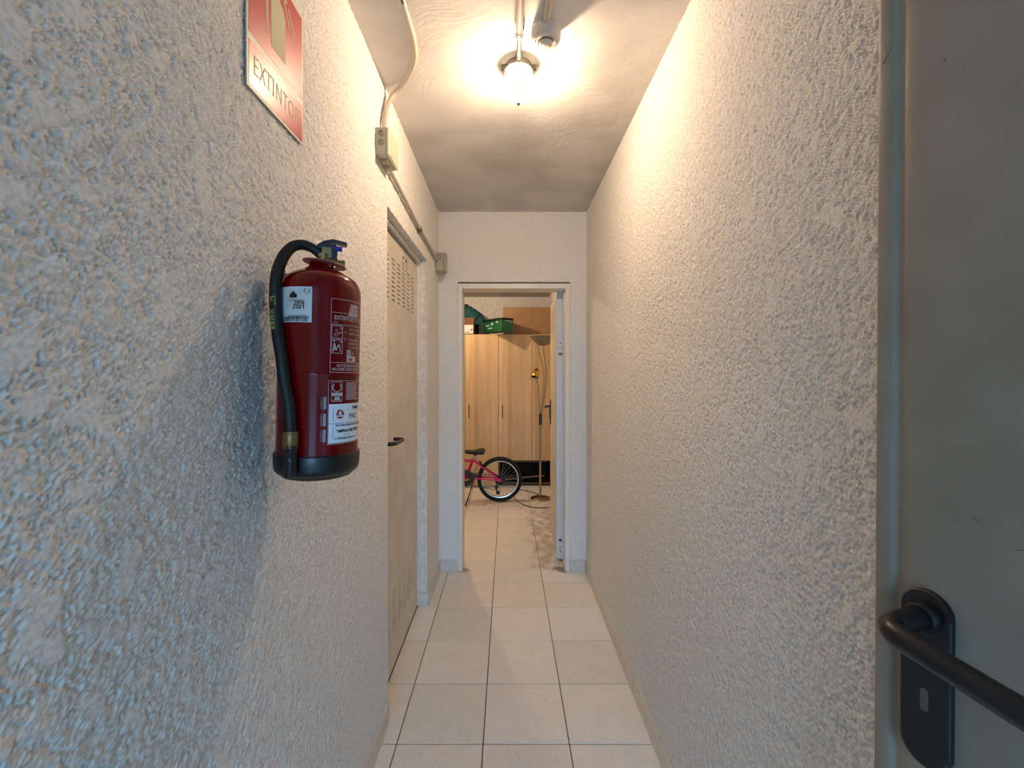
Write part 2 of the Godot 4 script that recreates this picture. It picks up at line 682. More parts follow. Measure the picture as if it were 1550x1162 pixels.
	mat("outside_paving", Color(0.55, 0.54, 0.52), 0.9)

func ceiling_image() -> Texture2D:
	return noise_tex(0.006, 4, Color(0.77, 0.75, 0.715), Color(0.85, 0.83, 0.795), 17, 512)

func ceiling_relief() -> Texture2D:
	# smooth trowelled plaster: long arcs of fine ridges in patches
	var im := Image.create(1024, 1024, false, Image.FORMAT_RF)
	var a := FastNoiseLite.new()
	a.frequency = 0.006
	a.seed = 3
	a.fractal_octaves = 3
	var w := FastNoiseLite.new()
	w.frequency = 0.004
	w.seed = 9
	w.fractal_octaves = 2
	var s := FastNoiseLite.new()
	s.frequency = 0.05
	s.seed = 14
	s.fractal_octaves = 3
	for y in 1024:
		for x in 1024:
			var q := w.get_noise_2d(x, y)
			var u := x * 0.94 + y * 0.34 + 50.0 * q
			var t := y * 0.94 - x * 0.34 + 70.0 * q
			var stroke := s.get_noise_2d(u * 0.22, t * 1.6)
			var where := smoothstep(-0.05, 0.35, a.get_noise_2d(x + 500, y + 900))
			var v := 0.45 + 0.30 * a.get_noise_2d(x * 0.8, y * 1.4) + 0.05 * s.get_noise_2d(x * 1.5, y * 1.5) + 0.085 * stroke * where
			im.set_pixel(x, y, Color(v, v, v))
	return ImageTexture.create_from_image(im)

func floor_image() -> Texture2D:
	# 5 m square of the floor: x from -2.5 m, along -z; cream tile with dirt where feet and a dragged box left it
	var n := 1250
	var im := Image.create(n, n, false, Image.FORMAT_RGB8)
	var a := FastNoiseLite.new()
	a.frequency = 0.03
	a.seed = 2
	a.fractal_octaves = 4
	var b := FastNoiseLite.new()
	b.frequency = 0.25
	b.seed = 6
	b.fractal_octaves = 2
	var c := FastNoiseLite.new()
	c.frequency = 0.035
	c.seed = 21
	c.fractal_octaves = 4
	for j in n:
		# texture v: the z axis, wrapping every 5 m
		var z := j * 5.0 / n            # z modulo 5
		var d := 5.0 - z                # depth in the first 5 m in front of the camera
		for i in n:
			var x := i * 5.0 / n - 2.5
			var t := 0.985 + 0.02 * a.get_noise_2d(i, j) + 0.02 * b.get_noise_2d(i, j)
			var dirt := 0.0
			var k := c.get_noise_2d(i, j * 0.8)
			if d > 3.05 and d < 4.98:
				# trampled strip beside the open leaf
				var e := smoothstep(0.10, 0.36, x + 0.10 * k) * smoothstep(4.95, 4.3, d) * smoothstep(3.1, 3.3, d)
				dirt = clampf(e * (0.24 + 0.42 * k + 0.16 * b.get_noise_2d(i * 0.2, j * 0.1)), 0.0, 0.36)
				dirt = maxf(dirt, 0.22 * smoothstep(4.35, 4.8, d) * clampf(0.5 + 1.2 * k, 0.0, 1.0))
			if d > 2.9 and d < 3.4:
				var r1 := Vector2(x - 0.375, (d - 3.19) * 1.4).length()
				var r2 := Vector2(x + 0.31, (d - 3.17) * 1.4).length()
				dirt = maxf(dirt, 0.8 * smoothstep(0.085, 0.01, r1 + 0.05 * k))
				dirt = maxf(dirt, 0.5 * smoothstep(0.07, 0.01, r2 + 0.05 * k))
			if b.get_noise_2d(i * 1.7 + 300, j * 1.7) > 0.66 and a.get_noise_2d(i * 3.0, j * 3.0) > 0.12:
				dirt = maxf(dirt, 0.30)
			var col := Color(0.985, 0.968, 0.93) * t
			col = col.lerp(Color(0.38, 0.35, 0.31), dirt)
			im.set_pixel(i, j, col)
	return ImageTexture.create_from_image(im)

func wood_image() -> Texture2D:
	var w := 512
	var h := 512
	var im := Image.create(w, h, false, Image.FORMAT_RGB8)
	var a := FastNoiseLite.new()
	a.frequency = 0.02
	a.seed = 41
	a.fractal_octaves = 4
	var rng := RandomNumberGenerator.new()
	rng.seed = 77
	var tone := []
	var at := 0
	var strip := []
	while at < w:
		var ww := rng.randi_range(22, 60)
		for k in ww:
			strip.append(rng.randf_range(-1, 1) if k == 0 else strip[-1])
		at += ww
	for y in h:
		for x in w:
			var g := a.get_noise_2d(x * 6.0, y * 0.35)
			var g2 := a.get_noise_2d(x * 1.5 + 900, y * 0.2)
			var t: float = 0.085 * strip[x] + 0.045 * g + 0.04 * g2
			var c := Color(0.80 + t, 0.67 + t * 0.95, 0.49 + t * 0.8)
			im.set_pixel(x, y, c)
	return ImageTexture.create_from_image(im)

# =====================================================================  the shell
func build_shell() -> void:
	var st: SurfaceTool
	var sk: PlasterGrid
	M.ceiling_plaster.uv1_offset = Vector3(0.5, 0, 0.6)
	# ---- floor: slab with the tiles laid on it
	var fl := thing("floor", "cream square floor tiles with dark joints running down the corridor", "floor", Vector3.ZERO, "", "structure")
	st = st_new()
	boxd(st, -2.4, 2.0, -0.15, -0.005, -3.2, 6.4)
	part("slab", st, M.grout, fl)
	var pitch := 0.328
	var x0 := -0.421
	var d0 := 1.685
	var cache := {}
	var rng := RandomNumberGenerator.new()
	rng.seed = 4
	for r in range(-9, 14):
		var ta := d0 + pitch * (r - 0) + 0.0015
		var tb := ta + pitch - 0.004
		if ta < -2.6 or ta > 5.95:
			continue
		for c in range(-5, 4):
			var xa := x0 + pitch * c + 0.0015
			var xb := xa + pitch - 0.004
			var lo := WL
			var hi := WR
			if tb > DEND + 0.16:
				lo = -2.0
			elif ta < 0.0:
				hi = 1.5
			elif ta < 2.7 and tb > 1.8:
				lo = -0.542
			xa = maxf(xa, lo)
			xb = minf(xb, hi)
			if xb - xa < 0.02:
				continue
			if tb < 0.2 and r < -5:
				continue
			var key := "%.3f" % (xb - xa)
			if not cache.has(key):
				var s2 := st_new()
				box(s2, Vector3(0, -0.004, 0), Vector3(xb - xa, 0.008, pitch - 0.004), 0.0016)
				cache[key] = s2.commit()
			var t := part("tile", cache[key], M["floor_tile_%d" % rng.randi_range(0, 2)], fl)
			t.position = P((xa + xb) / 2, rng.randf_range(-0.0004, 0.0003), (ta + tb) / 2)
	# the unseen floor behind the camera
	st = st_new()
	boxd(st, -0.49, 1.5, -0.006, 0.0, -2.6, -0.29)
	part("tile_field", st, M.floor_tile, fl)

	# ---- left wall: rough skin on a solid core, with the recess of the first door
	sk = PlasterGrid.new()
	var vfull := steps(0.0, CEIL, 0.0032, 0.0032)
	var ax := [P(WL, 0, 0), Vector3(0, 0, -1), Vector3.UP, Vector3.RIGHT]
	skin(sk, ax[0], ax[1], ax[2], ax[3], steps(0.30, 1.808, 0.0026, 0.0044), vfull, 0.0050)
	skin(sk, ax[0], ax[1], ax[2], ax[3], steps(1.808, 2.69, 0.008, 0.010), steps(2.08, CEIL, 0.006, 0.006), 0.0054)
	skin(sk, ax[0], ax[1], ax[2], ax[3], steps(2.69, DEND, 0.010, 0.011), steps(0.0, CEIL, 0.007, 0.007), 0.0046)
	var wl := thing("wall_left", "left corridor wall of rough white sprayed plaster", "wall", Vector3.ZERO, "", "structure")
	part("rough_plaster", skin_mesh(sk), M.rough_plaster, wl)
	st = st_new()
	boxd(st, WL - 0.15, WL, 0, CEIL, -2.6, 1.808)
	boxd(st, WL - 0.15, WL, 2.08, CEIL, 1.808, 2.69)
	boxd(st, WL - 0.15, WL, 0, CEIL, 2.69, DEND)
	part("wall_core", st, M.plain_plaster, wl)
	st = st_new()
	boxd(st, WL - 0.19, WL - 0.15, 0, CEIL, 1.7, 2.8)
	part("backing", st, M.dark_hole, wl)

	# ---- right wall
	sk = PlasterGrid.new()
	skin(sk, P(WR, 0, 0), Vector3(0, 0, -1), Vector3.UP, Vector3.LEFT, steps(0.60, 1.9, 0.0027, 0.0048), vfull, 0.0056, 3.7, 1.3)
	skin(sk, P(WR, 0, 0), Vector3(0, 0, -1), Vector3.UP, Vector3.LEFT, steps(1.9, DEND, 0.0054, 0.0085), steps(0.0, CEIL, 0.0052, 0.0052), 0.0054, 3.7, 1.3)
	var wr := thing("wall_right", "right corridor wall of rough white sprayed plaster", "wall", Vector3.ZERO, "", "structure")
	part("rough_plaster", skin_mesh(sk), M.rough_plaster, wr)
	st = st_new()
	boxd(st, WR, WR + 0.15, 0, CEIL, 0.60, 6.1)
	boxd(st, WR + 0.15, 1.5, 0, CEIL, 0.60, 0.75)
	part("wall_core", st, M.plain_plaster, wr)

	# ---- end wall with the opening to the storage room
	var ol := -0.352
	var orr := 0.439
	var ot := 2.033
	sk = PlasterGrid.new()
	var e := [P(0, 0, DEND), Vector3.RIGHT, Vector3.UP, Vector3(0, 0, 1)]
	skin(sk, e[0], e[1], e[2], e[3], steps(WL, ol, 0.006, 0.006), steps(0.0, CEIL, 0.006, 0.006), 0.0042, 7.0, 0.4)
	skin(sk, e[0], e[1], e[2], e[3], steps(orr, WR, 0.006, 0.006), steps(0.0, CEIL, 0.006, 0.006), 0.0042, 7.0, 0.4)
	skin(sk, e[0], e[1], e[2], e[3], steps(ol, orr, 0.006, 0.006), steps(ot + 0.012, CEIL, 0.006, 0.006), 0.0042, 7.0, 0.4)
	var we := thing("wall_end", "end wall of rough plaster around the open storage doorway", "wall", Vector3.ZERO, "", "structure")
	part("rough_plaster", skin_mesh(sk), M.rough_plaster, we)
	st = st_new()
	boxd(st, WL - 0.15, ol, 0, CEIL, DEND, DEND + 0.15)
	boxd(st, orr, WR, 0, CEIL, DEND, DEND + 0.15)
	boxd(st, ol, orr, ot + 0.012, CEIL, DEND, DEND + 0.15)
	part("wall_core", st, M.plain_plaster, we)

	# ---- metal door frame in it
	var tf := thing("trim_1", "cream metal frame lining the open storage doorway", "door frame", Vector3.ZERO, "", "structure")
	st = st_new()
	boxd(st, ol, ol + 0.032, 0.0, ot, DEND - 0.010, DEND + 0.15, 0.003)
	part("jamb", st, M.frame_paint, tf)
	st = st_new()
	boxd(st, orr - 0.032, orr, 0.0, ot, DEND - 0.010, DEND + 0.15, 0.003)
	part("jamb", st, M.frame_paint, tf)
	st = st_new()
	boxd(st, ol + 0.032, orr - 0.032, ot - 0.036, ot, DEND - 0.010, DEND + 0.15, 0.003)
	part("head", st, M.frame_paint, tf)

	# ---- ceilings
	var ce := thing("ceiling", "trowelled grey-beige plaster ceiling of the corridor", "ceiling", Vector3.ZERO, "", "structure")
	st = st_new()
	boxd(st, WL - 0.15, 1.65, CEIL, CEIL + 0.15, -2.75, DEND + 0.15)
	part("ceiling_slab", st, M.ceiling_plaster, ce)

	# ---- storage room shell
	var s1 := thing("wall_far", "pale far wall of the storage room above the wardrobe", "wall", Vector3.ZERO, "", "structure")
	st = st_new()
	boxd(st, -2.15, WR + 0.15, 0, 2.6, 6.1, 6.25)
	part("wall_core", st, M.plain_plaster, s1)
	var s2 := thing("wall_far_left", "left wall of the storage room, out of sight past the doorway", "wall", Vector3.ZERO, "", "structure")
	st = st_new()
	boxd(st, -2.15, -2.0, 0, 2.6, DEND, 6.1)
	boxd(st, -2.0, WL - 0.15, 0, 2.6, DEND, DEND + 0.15)
	part("wall_core", st, M.plain_plaster, s2)
	var s3 := thing("ceiling_storage", "grey plaster ceiling of the storage room seen under the door head", "ceiling", Vector3.ZERO, "", "structure")
	st = st_new()
	boxd(st, -2.15, WR + 0.15, 2.43, 2.6, DEND + 0.15, 6.1)
	part("ceiling_slab", st, M.ceiling_plaster, s3)

	# ---- the vestibule behind the camera, open to daylight on its far side
	var b := thing("wall_back", "plain wall of the vestibule with the street doorway", "wall", Vector3.ZERO, "", "structure")
	st = st_new()
	boxd(st, WL - 0.15, -0.42, 0, CEIL, -2.75, -2.6)
	boxd(st, 0.60, 1.65, 0, CEIL, -2.75, -2.6)
	boxd(st, -0.42, 0.60, 2.25, CEIL, -2.75, -2.6)
	boxd(st, 1.5, 1.65, 0, CEIL, -2.6, 0.75)
	part("wall_core", st, M.plain_plaster, b)
	var og := thing("ground", "grey paving outside the street doorway", "ground", Vector3.ZERO, "", "structure")
	st = st_new()
	boxd(st, -8, 8, -0.2, -0.02, -14, -3.2)
	part("paving", st, M.outside_paving, og)

	# ---- skirting tiles
	var bl := thing("baseboard_left", "cream skirting tiles along the foot of the left wall", "skirting", Vector3.ZERO, "", "structure")
	skirt(bl, 0.15, 1.79, WL, 1.0)
	skirt(bl, 2.70, DEND - 0.012, WL, 1.0)
	st = st_new()
	boxd(st, WL - 0.05, WL + 0.010, 0, 0.084, 2.678, 2.692, 0.002)
	part("skirting_tile", st, M.skirting, bl)
	var br := thing("baseboard_right", "cream skirting tiles along the foot of the right wall", "skirting", Vector3.ZERO, "", "structure")
	skirt(br, 0.62, DEND - 0.012, WR, -1.0)
	var be := thing("baseboard_end", "short cream skirting tiles either side of the storage doorway", "skirting", Vector3.ZERO, "", "structure")
	for q in [[WL + 0.012, ol - 0.004], [orr + 0.004, WR - 0.012]]:
		st = st_new()
		boxd(st, q[0], q[1], 0.0, 0.084, DEND - 0.014, DEND, 0.003)
		part("skirting_tile", st, M.skirting, be)

func skirt(parent: Node3D, da: float, db: float, wall: float, dir: float) -> void:
	var at := da
	while at < db - 0.01:
		var to := minf(at + 0.33, db)
		var st := st_new()
		boxd(st, wall, wall + dir * 0.014, 0.0, 0.085, at + 0.001, to - 0.001, 0.003)
		part("skirting_tile", st, M.skirting, parent)
		at = to

# =====================================================================  doors
func vent_breaks(width: float, cols: int, rows_lo: int, y_lo: float, rows_hi: int, y_hi: float, h: float, first: float, gap: float, slot: float, pitch: float, tall: float) -> Array:
	var us := [0.0]
	for c in cols:
		us.append(first + gap * c - slot / 2)
		us.append(first + gap * c + slot / 2)
	us.append(width)
	var vs := [0.0]
	for k in rows_lo:
		vs.append(y_lo + pitch * k)
		vs.append(y_lo + pitch * k + tall)
	for k in rows_hi:
		vs.append(y_hi + pitch * k)
		vs.append(y_hi + pitch * k + tall)
	vs.append(h)
	var holes := {}
	for c in cols:
		for k in rows_lo + rows_hi:
			holes[Vector2i(1 + 2 * c, 1 + 2 * k)] = true
	return [us, vs, holes]

func metal_leaf(width: float, h: float, thick: float) -> SurfaceTool:
	# a folded sheet leaf with slotted air vents top and bottom: local x along the width, z = 0 is the seen face
	var st := st_new()
	var cols := 7
	var gap := 0.106
	var first := width / 2 - gap * (cols - 1) / 2.0
	var b := vent_breaks(width, cols, 10, 0.165, 10, 1.735, h, first, gap, 0.056, 0.0212, 0.0075)
	holed(st, Vector3.ZERO, Vector3.RIGHT, Vector3.UP, Vector3(0, 0, 1), b[0], b[1], b[2], 0.005)
	holed(st, Vector3(0, 0, -thick), Vector3.RIGHT, Vector3.UP, Vector3(0, 0, -1), b[0], b[1], b[2], 0.003)
	box(st, Vector3(0.005, h / 2, -thick / 2), Vector3(0.01, h, thick - 0.0004))
	box(st, Vector3(width - 0.005, h / 2, -thick / 2), Vector3(0.01, h, thick - 0.0004))
	box(st, Vector3(width / 2, 0.005, -thick / 2), Vector3(width, 0.01, thick - 0.0004))
	box(st, Vector3(width / 2, h - 0.005, -thick / 2), Vector3(width, 0.01, thick - 0.0004))
	return st

func lever(st: SurfaceTool, at: Vector3, out: Vector3, along: Vector3, length: float, r: float, o := 0.052) -> void:
	# neck straight out of the door, a tight bend, then the grip
	var pts := [at, at + out * (o - 0.022), at + out * (o - 0.008) + along * 0.006, at + out * o + along * 0.022, at + out * o + along * (length * 0.6), at + out * (o - 0.002) + along * length]
	pts = smooth_path(pts, 6)
	var rr := []
	for i in pts.size():
		rr.append(r * (1.0 + 0.12 * float(i) / pts.size()))
	tube(st, pts, rr, 16)

func build_doors() -> void:
	var st: SurfaceTool
	# ---- closed metal door in the left wall; its face looks along +x
	var d1 := thing("door_1", "closed cream metal door in the left wall with slotted vents top and bottom and a black lever", "door", P(-0.542, 0.012, 1.79), "", "structure")
	d1.rotation.y = PI / 2        # local x runs into the corridor's depth, local z out of the wall
	part("leaf", metal_leaf(0.88, 2.033, 0.035), M.door_paint, d1)
	st = st_new()
	for s in [[0.88, 0.905], [-0.03, -0.004]]:
		box(st, Vector3((s[0] + s[1]) / 2 + 0.002, 1.03, -0.02), Vector3(0.02, 2.06, 0.06))
	box(st, Vector3(0.44, 2.0575, -0.016), Vector3(0.916, 0.018, 0.07), 0.002)
	part("frame", st, M.frame_paint, d1)
	var h := st_new()
	# a return lever: neck near the free edge, grip running into the depth, end turned back to the leaf
	tube(h, smooth_path([Vector3(0.080, 1.096, 0.004), Vector3(0.080, 1.096, 0.042), Vector3(0.086, 1.096, 0.058), Vector3(0.108, 1.095, 0.066), Vector3(0.170, 1.092, 0.067), Vector3(0.228, 1.090, 0.066), Vector3(0.250, 1.090, 0.061), Vector3(0.262, 1.090, 0.045), Vector3(0.264, 1.090, 0.018)], 6), 0.0088, 16)
	var hd := part("lever_handle", h, M.black_plastic, d1, "black plastic lever handle")
	st = st_new()
	lathe(st, [Vector2(0.0, 0.009), Vector2(0.012, 0.009), Vector2(0.0155, 0.006), Vector2(0.0155, 0.0)], 24, axis_frame(Vector3(0, 0, 1), Vector3(0.080, 1.096, 0.0005)))
	part("rosette", st, M.black_plastic, hd)
	# remains of a number: two dark stubs, a ring and a hooked line
	st = st_new()
	box(st, Vector3(0.535, 1.990, 0.0006), Vector3(0.017, 0.014, 0.0012), 0.0004)
	part("number_remnant", st, M.ink, d1, "dark stub of a peeled number")
	st = st_new()
	box(st, Vector3(0.600, 1.990, 0.0006), Vector3(0.022, 0.016, 0.0012), 0.0004)
	part("number_remnant", st, M.ink, d1, "dark stub of a peeled number")
	st = st_new()
	var ring := []
	for k in 24:
		var a := TAU * k / 24
		ring.append(Vector3(0.535 + 0.013 * cos(a), 1.955 + 0.016 * sin(a), 0.0006))
	tube(st, ring, 0.0009, 6, false, true)
	part("number_outline", st, M.pvc_dark, d1)
	st = st_new()
	tube(st, [Vector3(0.612, 1.984, 0.0006), Vector3(0.612, 1.945, 0.0006), Vector3(0.606, 1.935, 0.0006)], 0.0009, 6)
	part("number_outline", st, M.pvc_dark, d1)

	# ---- storage room door, swung open against the right: hinge edge faces the corridor
	var d2 := thing("door_2", "cream metal storage door standing open into the far room with its white edge to the corridor", "door", P(0.366, 0.022, DEND + 0.152), "", "structure")
	d2.rotation.y = PI / 2 - deg_to_rad(91.5 - 90.0) * 1.0
	# local x into the room; local z looks along +x, so the seen face (towards the left) is the back one
	st = metal_leaf(0.72, 1.972, 0.04)
	var leaf := part("leaf", st, M.door_paint, d2)
	leaf.position.z = 0.04
	st = st_new()
	box(st, Vector3(-0.003, 0.986, 0.02), Vector3(0.006, 1.968, 0.052), 0.0015)
	var ed := part("edge_plate", st, M.edge_steel, d2, "pale steel hinge edge")
	st = st_new()
	for y in [1.60, 0.088, 0.060]:
		st = st_new()
		lathe(st, [Vector2(0, 0.0015), Vector2(0.0045, 0.0012), Vector2(0.005, 0.0)], 12, axis_frame(Vector3(-1, 0, 0), Vector3(-0.006, y, 0.024)))
		part("screw", st, M.ink, ed)
	st = st_new()
	lathe(st, [Vector2(0, 0.0015), Vector2(0.010, 0.0012), Vector2(0.011, 0.0)], 14, axis_frame(Vector3(-1, 0, 0), Vector3(-0.006, 0.142, 0.024)))
	part("bolt_hole", st, M.ink, ed)
	st = st_new()
	box(st, Vector3(-0.004, 1.522, 0.024), Vector3(0.008, 0.016, 0.030), 0.002)
	part("latch", st, M.pvc_dark, ed)
	st = st_new()
	box(st, Vector3(-0.006, 1.565, 0.024), Vector3(0.004, 0.0025, 0.044))
	part("edge_joint", st, M.pvc_dark, ed)
	st = st_new()
	box(st, Vector3(-0.005, 1.955, 0.024), Vector3(0.010, 0.05, 0.046), 0.003)
	part("hinge_cap", st, M.steel, ed)
	st = st_new()
	var hh := Vector3(0.655, 1.085, 0.0)
	lever(st, hh, Vector3(0, 0, -1), Vector3(-1, 0, 0), 0.12, 0.0085)
	var hd2 := part("lever_handle", st, M.black_plastic, d2, "black lever handle on the open leaf")
	st = st_new()
	prism(st, round_rect(0.042, 0.22, 0.02), -0.008, Transform3D(Basis.IDENTITY, Vector3(0.655, 1.035, 0.0)))
	part("plate", st, M.black_plastic, hd2)

	# ---- the entrance leaf pushed open beside the camera
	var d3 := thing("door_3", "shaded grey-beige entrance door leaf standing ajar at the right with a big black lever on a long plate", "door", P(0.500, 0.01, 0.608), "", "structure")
	# local x runs back along the leaf from its free edge, local z looks into the corridor
	var ang := deg_to_rad(LEAF_ANGLE)
	var along := P(sin(ang), 0, -cos(ang))
	var outn := Vector3.UP.cross(along) * -1.0
	d3.basis = Basis(along, Vector3.UP, along.cross(Vector3.UP))
	var hL := 2.08
	st = st_new()
	# folded sheet: flat rim, a shallow groove, then the field
	var pr := [Vector2(0, -0.04), Vector2(0, -0.004), Vector2(0.001, -0.0012), Vector2(0.0035, 0), Vector2(0.0180, 0), Vector2(0.0215, -0.0012), Vector2(0.0245, -0.0036), Vector2(0.0285, -0.0036), Vector2(0.033, -0.0018), Vector2(0.040, -0.0006), Vector2(0.052, 0.0), Vector2(0.82, 0), Vector2(0.82, -0.04), Vector2(0, -0.04)]
	for i in pr.size() - 1:
		var a: Vector2 = pr[i]
		var b: Vector2 = pr[i + 1]
		var n0: Vector3
		var dd := (b - a).normalized()
		n0 = Vector3(-dd.y, 0, dd.x)
		var na := n0
		var nb2 := n0
		if i > 0 and i < 11:
			var pd = (a - pr[i - 1]).normalized()
			var pn := Vector3(-pd.y, 0, pd.x)
			if pn.dot(n0) > 0.6:
				na = (pn + n0).normalized()
			var nd: Vector2 = (pr[i + 2] - b).normalized()
			var nn := Vector3(-nd.y, 0, nd.x)
			if nn.dot(n0) > 0.6:
				nb2 = (nn + n0).normalized()
		var A := Vector3(a.x, 0, a.y)
		var B := Vector3(b.x, 0, b.y)
		tri(st, A, B, B + Vector3.UP * hL, na, nb2, nb2)
		tri(st, A, B + Vector3.UP * hL, A + Vector3.UP * hL, na, nb2, na)
	box(st, Vector3(0.41, hL - 0.002, -0.02), Vector3(0.818, 0.004, 0.036))
	box(st, Vector3(0.41, 0.002, -0.02), Vector3(0.818, 0.004, 0.036))
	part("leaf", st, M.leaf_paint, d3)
	# scratches in the paint
	for s in [[0.006, 1.812, 0.017, 1.826], [0.090, 1.846, 0.094, 1.8475], [0.104, 1.838, 0.109, 1.840], [0.0735, 1.770, 0.076, 1.772], [0.105, 1.236, 0.112, 1.230], [0.14, 1.21, 0.15, 1.216]]:
		st = st_new()
		tube(st, [Vector3(s[0], s[1], 0.0002), Vector3(s[2], s[3], 0.0002)], 0.0005, 5)
		part("scratch", st, M.pvc_dark, d3)
	var pc := Vector3(0.064, 1.025, 0.0)
	st = st_new()
	var outl := round_rect(0.052, 0.216, 0.026, 10)
	prism(st, outl, 0.0065, Transform3D(Basis.IDENTITY, pc))
	# softly rounded top edge of the plate
	for k in outl.size():
		var p: Vector2 = outl[k]
		var q: Vector2 = outl[(k + 1) % outl.size()]
		var lay := []
		for s in [[1.0, 0.0065], [0.985, 0.0088], [0.93, 0.0098]]:
			var f: float = s[0]
			var sx := Vector2(1.0 - (1.0 - f) * 1.6, 1.0 - (1.0 - f) * 0.4)
			lay.append([pc + Vector3(p.x * sx.x, p.y * sx.y, s[1]), pc + Vector3(q.x * sx.x, q.y * sx.y, s[1])])
		var rad := Vector3(p.x + q.x, p.y + q.y, 0).normalized()
		for z in 2:
			var n := (rad * (0.8 - 0.55 * z) + Vector3(0, 0, 0.5 + 0.4 * z)).normalized()
			tri(st, lay[z][0], lay[z][1], lay[z + 1][1], n, n, n)
			tri(st, lay[z][0], lay[z + 1][1], lay[z + 1][0], n, n, n)
		var c3 := pc + Vector3(0, 0, 0.0098)
		tri(st, lay[2][0], lay[2][1], c3, Vector3(0, 0, 1), Vector3(0, 0, 1), Vector3(0, 0, 1))
	var pl := part("handle_plate", st, M.black_plastic, d3, "long black plastic handle plate with rounded ends")
	st = st_new()
	prism(st, round_rect(0.0085, 0.027, 0.0035), 0.0006, Transform3D(Basis.IDENTITY, pc + Vector3(0.001, -0.025, 0.0095)))
	part("keyhole", st, M.keyhole_grey, pl)
	st = st_new()
	lathe(st, [Vector2(0, 0.010), Vector2(0.0155, 0.010), Vector2(0.018, 0.005), Vector2(0.018, 0)], 24, axis_frame(Vector3(0, 0, 1), pc + Vector3(0, 0.076, 0.0095)))
	part("collar", st, M.black_plastic, pl)
	st = st_new()
	lever(st, pc + Vector3(0, 0.076, 0.009), Vector3(0, 0, 1), Vector3(1, -0.13, 0).normalized(), 0.135, 0.0128, 0.071)
	part("lever_handle", st, M.black_plastic, d3, "thick black plastic lever")

const LEAF_ANGLE := 16.0

